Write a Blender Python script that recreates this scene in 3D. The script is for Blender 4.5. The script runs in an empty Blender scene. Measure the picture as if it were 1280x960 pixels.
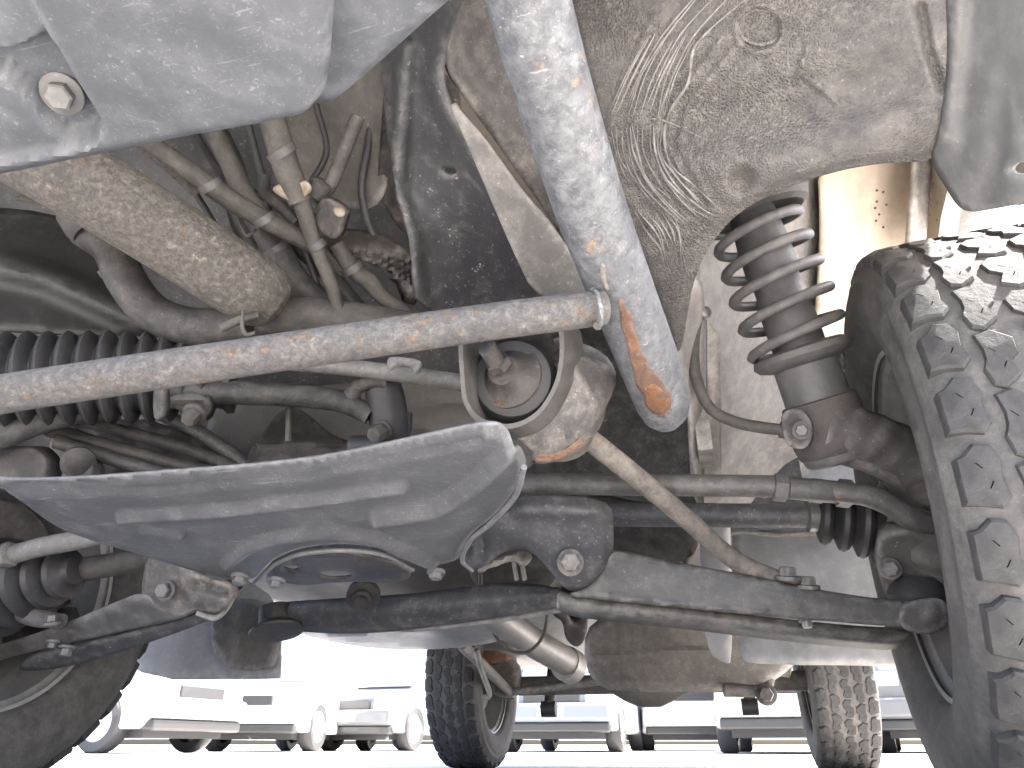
import bpy, bmesh, math, random
import numpy as np
from mathutils import Vector, Matrix
from mathutils.geometry import delaunay_2d_cdt
from mathutils.bvhtree import BVHTree

# ------------------------------------------------------------------ camera
F = 925.0                                   # focal length in photo pixels (1280 x 960)
YAW, PITCH = math.radians(15.0), math.radians(26.0)
CAM = np.array([0.0, -0.94, 0.085])
HD = np.array([-math.sin(YAW), math.cos(YAW), 0.0])
RT = np.array([math.cos(YAW), math.sin(YAW), 0.0])
UPW = np.array([0.0, 0.0, 1.0])
FW = HD*math.cos(PITCH) + UPW*math.sin(PITCH)
UP = -HD*math.sin(PITCH) + UPW*math.cos(PITCH)

scene = bpy.context.scene
col = scene.collection
cam_d = bpy.data.cameras.new('camera'); cam = bpy.data.objects.new('camera', cam_d); col.objects.link(cam)
m = Matrix.Identity(4)
for i in range(3):
    m[i][0] = RT[i]; m[i][1] = UP[i]; m[i][2] = -FW[i]; m[i][3] = CAM[i]
cam.matrix_world = m
cam_d.sensor_width = 36.0; cam_d.lens = F/1280*36.0
cam_d.clip_start = 0.02; cam_d.clip_end = 2000
scene.camera = cam

# ------------------------------------------------------------------ light
SUN_EL, SUN_AZ = math.radians(56), math.radians(78)     # azimuth clockwise from +Y (rearwards); the sun stands to the right
SUN_DIR = Vector((math.sin(SUN_AZ)*math.cos(SUN_EL), math.cos(SUN_AZ)*math.cos(SUN_EL), math.sin(SUN_EL)))
w = bpy.data.worlds.new('World'); scene.world = w; w.use_nodes = True
wn = w.node_tree.nodes; wl = w.node_tree.links
sky = wn.new('ShaderNodeTexSky'); sky.sky_type = 'NISHITA'; sky.sun_disc = False
sky.sun_elevation = SUN_EL; sky.sun_rotation = SUN_AZ
sky.dust_density = 5.0; sky.air_density = 0.75; sky.ozone_density = 0.5
wl.new(sky.outputs[0], wn['Background'].inputs[0]); wn['Background'].inputs[1].default_value = 0.15
sd = bpy.data.lights.new('sun', 'SUN'); sd.energy = 4.0; sd.angle = math.radians(0.6); sd.color = (1, 0.965, 0.92)
so = bpy.data.objects.new('sun', sd); col.objects.link(so)
so.rotation_euler = SUN_DIR.to_track_quat('Z', 'Y').to_euler()
scene.view_settings.view_transform = 'Standard'
scene.view_settings.look = 'None'
scene.view_settings.exposure = 2.95
scene.view_settings.gamma = 1.0
scene.cycles.max_bounces = 10
scene.cycles.diffuse_bounces = 6
random.seed(7); rng = np.random.default_rng(7)

# ------------------------------------------------------------------ photo-pixel geometry helpers
def rays(px, py):
    px = np.asarray(px, float); py = np.asarray(py, float)
    return ((px-640)/F)[..., None]*RT - ((py-480)/F)[..., None]*UP + FW
def G(px, py, k, v):
    d = rays(px, py)
    if k == 'd': t = np.asarray(v, float)
    else:
        a = 'XYZ'.index(k); t = (np.asarray(v, float)-CAM[a])/d[..., a]
    return CAM + d*np.broadcast_to(t, d.shape[:-1])[..., None]
def SY(v): return lambda x, y: G(x, y, 'Y', v(x, y) if callable(v) else v)
def SZ(v): return lambda x, y: G(x, y, 'Z', v(x, y) if callable(v) else v)
def SX(v): return lambda x, y: G(x, y, 'X', v(x, y) if callable(v) else v)
def SD(ctrl):
    """a surface through distances: 1/d fitted linearly (a plane) or quadratically over the picture plane"""
    c = np.array(ctrl, float)
    def basis(x, y):
        x = (np.asarray(x, float)-640)/640; y = (np.asarray(y, float)-480)/480
        b = [np.ones_like(x)]
        if len(c) >= 2: b += [x, y]
        if len(c) >= 6: b += [x*x, x*y, y*y]
        return np.stack(b, -1)
    co = np.linalg.lstsq(basis(c[:, 0], c[:, 1]), 1/c[:, 2], rcond=None)[0]
    return lambda x, y: G(x, y, 'd', 1/(basis(x, y) @ co))
def pm(r, d): return r*d/F                     # pixels to metres at distance d

# ------------------------------------------------------------------ object helpers
WLOC = {}
def setmat(o, mt):
    if mt: o.data.materials.append(mt)
def finish(me, smooth=True, ang=40):
    me.update()
    if smooth:
        me.shade_smooth()
        me.set_sharp_from_angle(angle=math.radians(ang))
def mk(name, V, Fc, mt, parent=None, smooth=True, ang=40, label=None, solid=None, bevel=None, kind=None, offset=-1):
    """link one mesh; world coordinates in, origin moved to the piece's own centre"""
    V = np.asarray(V, float); c = (V.min(0)+V.max(0))/2
    me = bpy.data.meshes.new(name); me.from_pydata((V-c).tolist(), [], [tuple(int(i) for i in f) for f in Fc])
    me.validate(); finish(me, smooth, ang)
    o = bpy.data.objects.new(name, me); col.objects.link(o); setmat(o, mt)
    pl = WLOC[parent.name] if parent else np.zeros(3)
    o.parent = parent; o.location = (c-pl).tolist(); WLOC[o.name] = c
    if solid:
        s = o.modifiers.new('solid', 'SOLIDIFY'); s.thickness = solid; s.offset = offset; s.use_even_offset = False
    if bevel:
        b = o.modifiers.new('bevel', 'BEVEL'); b.width = bevel; b.segments = 2; b.limit_method = 'ANGLE'; b.angle_limit = math.radians(40)
        b.harden_normals = False
    if label: o['label'] = label
    if kind: o['kind'] = kind
    return o
def empty(name, loc, parent=None, rz=0, label=None, cat=None, group=None, kind=None):
    o = bpy.data.objects.new(name, None); col.objects.link(o); o.empty_display_size = .05
    loc = np.asarray(loc, float); pl = WLOC[parent.name] if parent else np.zeros(3)
    o.parent = parent; o.location = (loc-pl).tolist(); o.rotation_euler = (0, 0, rz); WLOC[o.name] = loc
    if label: o['label'] = label
    if cat: o['category'] = cat
    if group: o['group'] = group
    if kind: o['kind'] = kind
    return o
def crom(P, n, closed=False):
    P = np.asarray(P, float)
    if len(P) < 3 and not closed:
        return np.array([P[0]+(P[-1]-P[0])*t for t in np.linspace(0, 1, n+1)])
    Q = np.vstack([P[-1:], P, P[:2]]) if closed else np.vstack([2*P[0]-P[1], P, 2*P[-1]-P[-2]])
    out = []
    for i in range(len(Q)-3):
        p0, p1, p2, p3 = Q[i:i+4]
        for t in np.arange(n)/n:
            out.append(.5*((2*p1)+(-p0+p2)*t+(2*p0-5*p1+4*p2-p3)*t*t+(-p0+3*p1-3*p2+p3)*t**3))
    if not closed: out.append(Q[-2])
    return np.array(out)
def sweep(path, rad, n=16, caps=True, wob=0.0):
    path = np.asarray(path, float); rad = np.broadcast_to(np.asarray(rad, float), (len(path),))
    T = np.gradient(path, axis=0); T /= np.linalg.norm(T, axis=1)[:, None]+1e-12
    a = np.array([0, 0, 1.]) if abs(T[0][2]) < .9 else np.array([1., 0, 0])
    nrm = np.cross(T[0], a); nrm /= np.linalg.norm(nrm)
    V, Fc = [], []
    for i, p in enumerate(path):
        nrm = nrm - T[i]*(nrm@T[i]); nrm /= np.linalg.norm(nrm); b = np.cross(T[i], nrm)
        for k in range(n):
            q = 2*math.pi*k/n
            r = rad[i]*(1+wob*(math.sin(3*q+i*.7)+math.sin(i*1.3+q))*.5)
            V.append(p+r*(math.cos(q)*nrm+math.sin(q)*b))
    for i in range(len(path)-1):
        for k in range(n):
            k2 = (k+1) % n
            Fc.append((i*n+k, i*n+k2, (i+1)*n+k2, (i+1)*n+k))
    if caps:
        Fc.append(tuple(range(n-1, -1, -1))); L = (len(path)-1)*n
        Fc.append(tuple(range(L, L+n)))
    return V, Fc
def tube(name, pts, r, mt, parent, n=18, sub=8, wob=0.0, **kw):
    """a round bar or hose through world points; r scalar or one per point"""
    pts = np.asarray(pts, float); path = crom(pts, sub)
    r = np.broadcast_to(np.asarray(r, float), (len(pts),))
    rr = np.interp(np.linspace(0, len(pts)-1, len(path)), np.arange(len(pts)), r)
    V, Fc = sweep(path, rr, n, True, wob)
    return mk(name, V, Fc, mt, parent, **kw)
def hose(name, ctrl, mt, parent, **kw):
    """ctrl: (px, py, d, radius in px)"""
    P = [G(a, b, 'd', d) for a, b, d, r in ctrl]; R = [pm(r, d) for a, b, d, r in ctrl]
    return tube(name, P, R, mt, parent, **kw)
def lathe(name, p0, p1, prof, mt, parent, n=28, **kw):
    """prof: (metres along the axis from p0, radius)"""
    p0 = np.asarray(p0, float); ax = np.asarray(p1, float)-p0; ax /= np.linalg.norm(ax)
    a = np.array([0, 0, 1.]) if abs(ax[2]) < .9 else np.array([1., 0, 0])
    u = np.cross(ax, a); u /= np.linalg.norm(u); v = np.cross(ax, u)
    V, Fc = [], []
    for t, r in prof:
        for k in range(n):
            q = 2*math.pi*k/n; V.append(p0+ax*t+max(r, 1e-5)*(math.cos(q)*u+math.sin(q)*v))
    for i in range(len(prof)-1):
        for k in range(n):
            k2 = (k+1) % n; Fc.append((i*n+k, (i+1)*n+k, (i+1)*n+k2, i*n+k2))
    Fc.append(tuple(range(n))); L = (len(prof)-1)*n; Fc.append(tuple(range(L+n-1, L-1, -1)))
    return mk(name, V, Fc, mt, parent, **kw)
def chaikin(P, it=2):
    P = np.asarray(P, float)
    for _ in range(it):
        Q = np.roll(P, -1, 0); P = np.stack([.75*P+.25*Q, .25*P+.75*Q], 1).reshape(-1, 2)
    return P
def inside(px, py, poly):
    r = np.zeros(px.shape, bool); x1, y1 = poly[:, 0], poly[:, 1]; x2, y2 = np.roll(x1, -1), np.roll(y1, -1)
    for a, b, c, d in zip(x1, y1, x2, y2):
        if b == d: continue
        r ^= ((b > py) != (d > py)) & (px < (c-a)*(py-b)/(d-b)+a)
    return r
def edist(px, py, poly, closed=True):
    best = np.full(px.shape, 1e9); n = len(poly)
    for i in range(n if closed else n-1):
        a = poly[i]; b = poly[(i+1) % n]; ab = b-a; L = ab@ab+1e-9
        t = np.clip(((px-a[0])*ab[0]+(py-a[1])*ab[1])/L, 0, 1)
        best = np.minimum(best, np.hypot(px-a[0]-t*ab[0], py-a[1]-t*ab[1]))
    return best
def ss(x): x = np.clip(x, 0, 1); return x*x*(3-2*x)
def ridge(pts, w, h, soft=.5):
    """a raised (h > 0) pressing along a polyline, w half width in px"""
    P = np.array(pts, float)
    return lambda x, y: h*ss((w-edist(x, y, P, False))/(w*soft))
def spot(c, r, h, soft=.5): return ridge([c, c], r, h, soft)
def dents(s, h, seed=0):
    r = np.random.default_rng(seed); K = r.normal(0, 1/s, (7, 2)); ph = r.uniform(0, 6.28, 7)
    return lambda x, y: h*sum(np.sin(K[i, 0]*x+K[i, 1]*y+ph[i]) for i in range(7))/3
def relief(name, outline, surf, mt, parent, step=10, thick=.004, holes=(), bumps=(), rnd=2, lip=None, bdir=None, **kw):
    """a pressed sheet: outline in photo px, laid on a real surface, with pressings, holes and thickness"""
    O = chaikin(outline, rnd) if rnd else np.array(outline, float)
    seg = [O]
    D = []
    for i in range(len(O)):                                     # subdivide long edges
        a, b = O[i], O[(i+1) % len(O)]; k = max(1, int(np.hypot(*(b-a))/step)); D += [a+(b-a)*j/k for j in range(k)]
    O2 = np.array(D); H = [chaikin(h, 2) for h in holes]
    x0, y0 = O2.min(0); x1, y1 = O2.max(0)
    gx, gy = np.meshgrid(np.arange(x0, x1+step, step), np.arange(y0, y1+step, step*.87)); gx = gx+(np.arange(gx.shape[0]) % 2)[:, None]*step*.5
    gx = gx.ravel(); gy = gy.ravel(); ok = inside(gx, gy, O2) & (edist(gx, gy, O2) > step*.45)
    for h in H: ok &= ~inside(gx, gy, h) & (edist(gx, gy, h) > step*.35)
    pts = np.vstack([O2]+H+[np.stack([gx[ok], gy[ok]], 1)])
    edges = []; s = 0
    for L in [O2]+H:
        n = len(L); edges += [(s+i, s+(i+1) % n) for i in range(n)]; s += n
    res = delaunay_2d_cdt([Vector(p) for p in pts], edges, [], 1, 1e-4)
    V2 = np.array([tuple(v) for v in res[0]]); Fc = [tuple(f) for f in res[2]]
    if H:
        keep = []
        cx = np.array([V2[list(f)].mean(0) for f in Fc]); bad = np.zeros(len(Fc), bool)
        for h in H: bad |= inside(cx[:, 0], cx[:, 1], h)
        Fc = [f for f, b in zip(Fc, bad) if not b]
    x, y = V2[:, 0], V2[:, 1]; W = surf(x, y)
    off = np.zeros(len(x))
    for b in bumps: off += b(x, y)
    if lip:
        e = edist(x, y, O2); off -= lip[1]*(1-ss(e/lip[0]))
        for h in H: off -= (lip[2] if len(lip) > 2 else 0)*(1-ss(edist(x, y, h)/lip[0]))
    rd = rays(x, y); rd /= np.linalg.norm(rd, axis=1)[:, None]; W = W-rd*off[:, None] if bdir is None else W+np.asarray(bdir, float)*off[:, None]
    f0 = np.array([f[:3] for f in Fc]); nn = np.cross(W[f0[:, 1]]-W[f0[:, 0]], W[f0[:, 2]]-W[f0[:, 0]])
    if (nn*rd[f0[:, 0]]).sum() > 0: Fc = [f[::-1] for f in Fc]
    return mk(name, W, Fc, mt, parent, solid=thick, ang=50, **kw)
def box(name, lo, hi, mt, parent, bevel=None, **kw):
    x0, y0, z0 = lo; x1, y1, z1 = hi
    V = [(x0,y0,z0),(x1,y0,z0),(x1,y1,z0),(x0,y1,z0),(x0,y0,z1),(x1,y0,z1),(x1,y1,z1),(x0,y1,z1)]
    Fc = [(0,3,2,1),(4,5,6,7),(0,1,5,4),(1,2,6,5),(2,3,7,6),(3,0,4,7)]
    return mk(name, V, Fc, mt, parent, smooth=False, bevel=bevel, **kw)
def bolt(name, px, py, d, rpx, mt, parent, axis=None, washer=1.45, hgt=.8, **kw):
    """hex bolt head on a washer; the axis points out of the work (towards the viewer by default)"""
    c = G(px, py, 'd', d); r = pm(rpx, d)
    ax = np.asarray(axis, float) if axis is not None else -rays(px, py)*1.0
    ax = ax/np.linalg.norm(ax); a = np.array([0, 0, 1.]) if abs(ax[2]) < .9 else np.array([1., 0, 0])
    u = np.cross(ax, a); u /= np.linalg.norm(u); v = np.cross(ax, u); V, Fc = [], []
    def ring(t, rr, n, tw=0):
        s = len(V)
        for k in range(n):
            q = 2*math.pi*k/n+tw; V.append(c+ax*t+rr*(math.cos(q)*u+math.sin(q)*v))
        return s
    n = 24
    rs = [ring(-.3*r, washer*r, n), ring(.12*r, washer*r, n), ring(.2*r, washer*.93*r, n), ring(.24*r, r*.9, n)]
    for a_, b_ in zip(rs, rs[1:]):
        for k in range(n): Fc.append((a_+k, a_+(k+1) % n, b_+(k+1) % n, b_+k))
    def hexr(t, s_):
        s = len(V)
        for k in range(n):
            q = 2*math.pi*k/n; qq = (q % (math.pi/3))-math.pi/6; rr = r*s_*.87/math.cos(qq)
            V.append(c+ax*t+rr*(math.cos(q)*u+math.sin(q)*v))
        return s
    hs = [hexr(.2*r, 1), hexr((.2+hgt*.8)*r, 1), hexr((.2+hgt)*r, .86)]
    for a_, b_ in zip(hs, hs[1:]):
        for k in range(n): Fc.append((a_+k, a_+(k+1) % n, b_+(k+1) % n, b_+k))
    Fc.append(tuple(range(hs[-1], hs[-1]+n)))
    return mk(name, V, Fc, mt, parent, ang=35, **kw)

# ------------------------------------------------------------------ materials
def mat(name, base, base2=None, rough=.6, metal=0.0, dust=(.33, .29, .24), dust_amt=.35, speck=.2, speck_col=(.55, .53, .5),
        rust=0.0, rust_col=(.28, .10, .03), s=1.0, bump=.25, coat=0, crackle=0.0, spec=.4, mottle=0.0, mottle_col=(.05, .05, .055), scratch=0.0, edge=.42, ss_=None, sat=.68):
    def ds(c): l_ = sum(c)/3; return tuple(l_+(q-l_)*sat for q in c)
    base = ds(base); dust = ds(dust); speck_col = ds(speck_col); base2 = ds(base2) if base2 else None; mottle_col = ds(mottle_col)
    mt = bpy.data.materials.new(name); mt.use_nodes = True; nt = mt.node_tree; N = nt.nodes; L = nt.links
    bs = N['Principled BSDF']
    def nd(t, **k):
        n_ = N.new(t)
        for a, b in k.items(): setattr(n_, a, b)
        return n_
    tc = nd('ShaderNodeTexCoord'); V = tc.outputs['Object']
    def noise(sc, det=6, ro=.6, dist=0):
        n_ = nd('ShaderNodeTexNoise'); n_.inputs['Scale'].default_value = sc*s; n_.inputs['Detail'].default_value = det
        n_.inputs['Roughness'].default_value = ro; n_.inputs['Distortion'].default_value = dist; L.new(V, n_.inputs['Vector']); return n_.outputs['Fac']
    def rng_(x, a, b, c=0, d=1):
        n_ = nd('ShaderNodeMapRange'); L.new(x, n_.inputs[0]); n_.inputs[1].default_value = a; n_.inputs[2].default_value = b
        n_.inputs[3].default_value = c; n_.inputs[4].default_value = d; return n_.outputs[0]
    def mix(f, a, b):
        n_ = nd('ShaderNodeMix', data_type='RGBA')
        if isinstance(f, float): n_.inputs[0].default_value = f
        else: L.new(f, n_.inputs[0])
        for i, c in ((6, a), (7, b)):
            if isinstance(c, tuple): n_.inputs[i].default_value = (*c, 1)
            else: L.new(c, n_.inputs[i])
        return n_.outputs[2]
    def mth(op, a, b=None):
        n_ = nd('ShaderNodeMath', operation=op)
        for i, c in enumerate((a, b)):
            if c is None: continue
            if isinstance(c, (int, float)): n_.inputs[i].default_value = c
            else: L.new(c, n_.inputs[i])
        return n_.outputs[0]
    b2 = base2 or tuple(c*.55 for c in base)
    big = noise(9, 8, .68); mid = noise(45, 8, .7); fine = noise(230, 5, .65)
    c = mix(rng_(big, .38, .62), b2, base)
    dm = mth('MULTIPLY', rng_(mid, .62-.3*dust_amt, .75-.15*dust_amt), rng_(big, .3, .6, .35, 1))
    dm = mth('MULTIPLY', dm, rng_(fine, .3, .65, .45, 1))
    c = mix(mth('MULTIPLY', dm, min(1.0, .25+dust_amt)), c, dust)
    hgt = mth('MULTIPLY', fine, .35)
    if edge:
        ge = nd('ShaderNodeNewGeometry'); ew = mth('MULTIPLY', rng_(ge.outputs['Pointiness'], .515, .58), rng_(mid, .35, .6, .1, 1))
        c = mix(mth('MULTIPLY', ew, edge), c, tuple(min(1, .6*q+.6*w_) for q, w_ in zip(dust, speck_col)))
        cv = rng_(ge.outputs['Pointiness'], .485, .43); c = mix(mth('MULTIPLY', cv, edge*.6), c, tuple(q*.8 for q in dust))
    if mottle:
        mm = rng_(noise(75, 9, .75, .3), .47-.1*mottle, .66-.1*mottle)
        c = mix(mth('MULTIPLY', mm, .85), c, mottle_col); hgt = mth('SUBTRACT', hgt, mth('MULTIPLY', mm, .5))
    if scratch:
        mp = nd('ShaderNodeMapping'); mp.inputs['Rotation'].default_value = (.3, .5, .65); mp.inputs['Scale'].default_value = (14, 330, 330); L.new(V, mp.inputs['Vector'])
        ns = nd('ShaderNodeTexNoise'); ns.inputs['Scale'].default_value = 1.0; ns.inputs['Detail'].default_value = 3; L.new(mp.outputs[0], ns.inputs['Vector'])
        sc_ = mth('MULTIPLY', rng_(ns.outputs['Fac'], .66, .74), rng_(mid, .4, .6, .0, scratch))
        c = mix(sc_, c, tuple(min(1, q*2.2+.05) for q in base)); hgt = mth('SUBTRACT', hgt, mth('MULTIPLY', sc_, .8))
    if crackle:
        vc = nd('ShaderNodeTexVoronoi', feature='DISTANCE_TO_EDGE'); vc.inputs['Scale'].default_value = 300*s; vc.inputs['Randomness'].default_value = .9
        L.new(V, vc.inputs['Vector']); ck = rng_(vc.outputs[0], .02, .3, 1, 0)
        ck = mth('MULTIPLY', ck, rng_(noise(6, 4), .4, .56, .15, 1))
        c = mix(mth('MULTIPLY', ck, crackle*.5), c, dust); hgt = mth('SUBTRACT', hgt, mth('MULTIPLY', ck, crackle*.6))
    ro_in = rng_(mid, .3, .7, rough*.8, min(1, rough*1.2))
    me_in = None
    if rust:
        rm = mth('MULTIPLY', rng_(noise(28, 10, .72, .4), .66-.28*rust, .72-.22*rust), rng_(big, .35, .55, .1, 1))
        rc = mix(rng_(noise(90, 6), .35, .65), rust_col, tuple(min(1, q*1.9+.03) for q in rust_col))
        c = mix(rm, c, rc); ro_in = mth('ADD', ro_in, mth('MULTIPLY', rm, .3)); hgt = mth('ADD', hgt, mth('MULTIPLY', rm, .5))
        me_in = mth('MULTIPLY', mth('SUBTRACT', 1.0, rm), metal)
    if speck:
        nv = nd('ShaderNodeTexNoise'); nv.inputs['Scale'].default_value = 260*(ss_ or s*.8); nv.inputs['Detail'].default_value = 2; L.new(V, nv.inputs['Vector'])
        va = nd('ShaderNodeVectorMath', operation='MULTIPLY_ADD'); va.inputs[1].default_value = (.007/(ss_ or s),)*3; L.new(nv.outputs['Color'], va.inputs[0]); L.new(V, va.inputs[2])
        for sc, th in ((620, .2), (330, .14), (140, .06)):
            vo = nd('ShaderNodeTexVoronoi'); vo.inputs['Scale'].default_value = sc*(ss_ or s*.8); L.new(va.outputs[0], vo.inputs['Vector'])
            sep = nd('ShaderNodeSeparateColor'); L.new(vo.outputs['Color'], sep.inputs[0])
            sz = rng_(sep.outputs[1], 0, 1, .35, 1.5)                      # every chip its own size
            sm = mth('MULTIPLY', rng_(mth('DIVIDE', vo.outputs['Distance'], sz), th+.02, th+.2, 1, 0), mth('LESS_THAN', sep.outputs[0], speck*{620: .8, 330: .4, 140: .12}[sc]))
            sm = mth('MULTIPLY', sm, rng_(mid, .38, .62, .05, .75)); sm = mth('MULTIPLY', sm, rng_(sep.outputs[2], 0, 1, .3, 1))
            c = mix(sm, c, speck_col)
    L.new(c, bs.inputs['Base Color']); L.new(ro_in, bs.inputs['Roughness'])
    if me_in is not None: L.new(me_in, bs.inputs['Metallic'])
    else: bs.inputs['Metallic'].default_value = metal
    bs.inputs['Specular IOR Level'].default_value = spec
    bp = nd('ShaderNodeBump'); bp.inputs['Strength'].default_value = bump; bp.inputs['Distance'].default_value = .004
    L.new(mth('ADD', hgt, mth('MULTIPLY', mid, .8)), bp.inputs['Height']); L.new(bp.outputs[0], bs.inputs['Normal'])
    return mt

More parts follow.
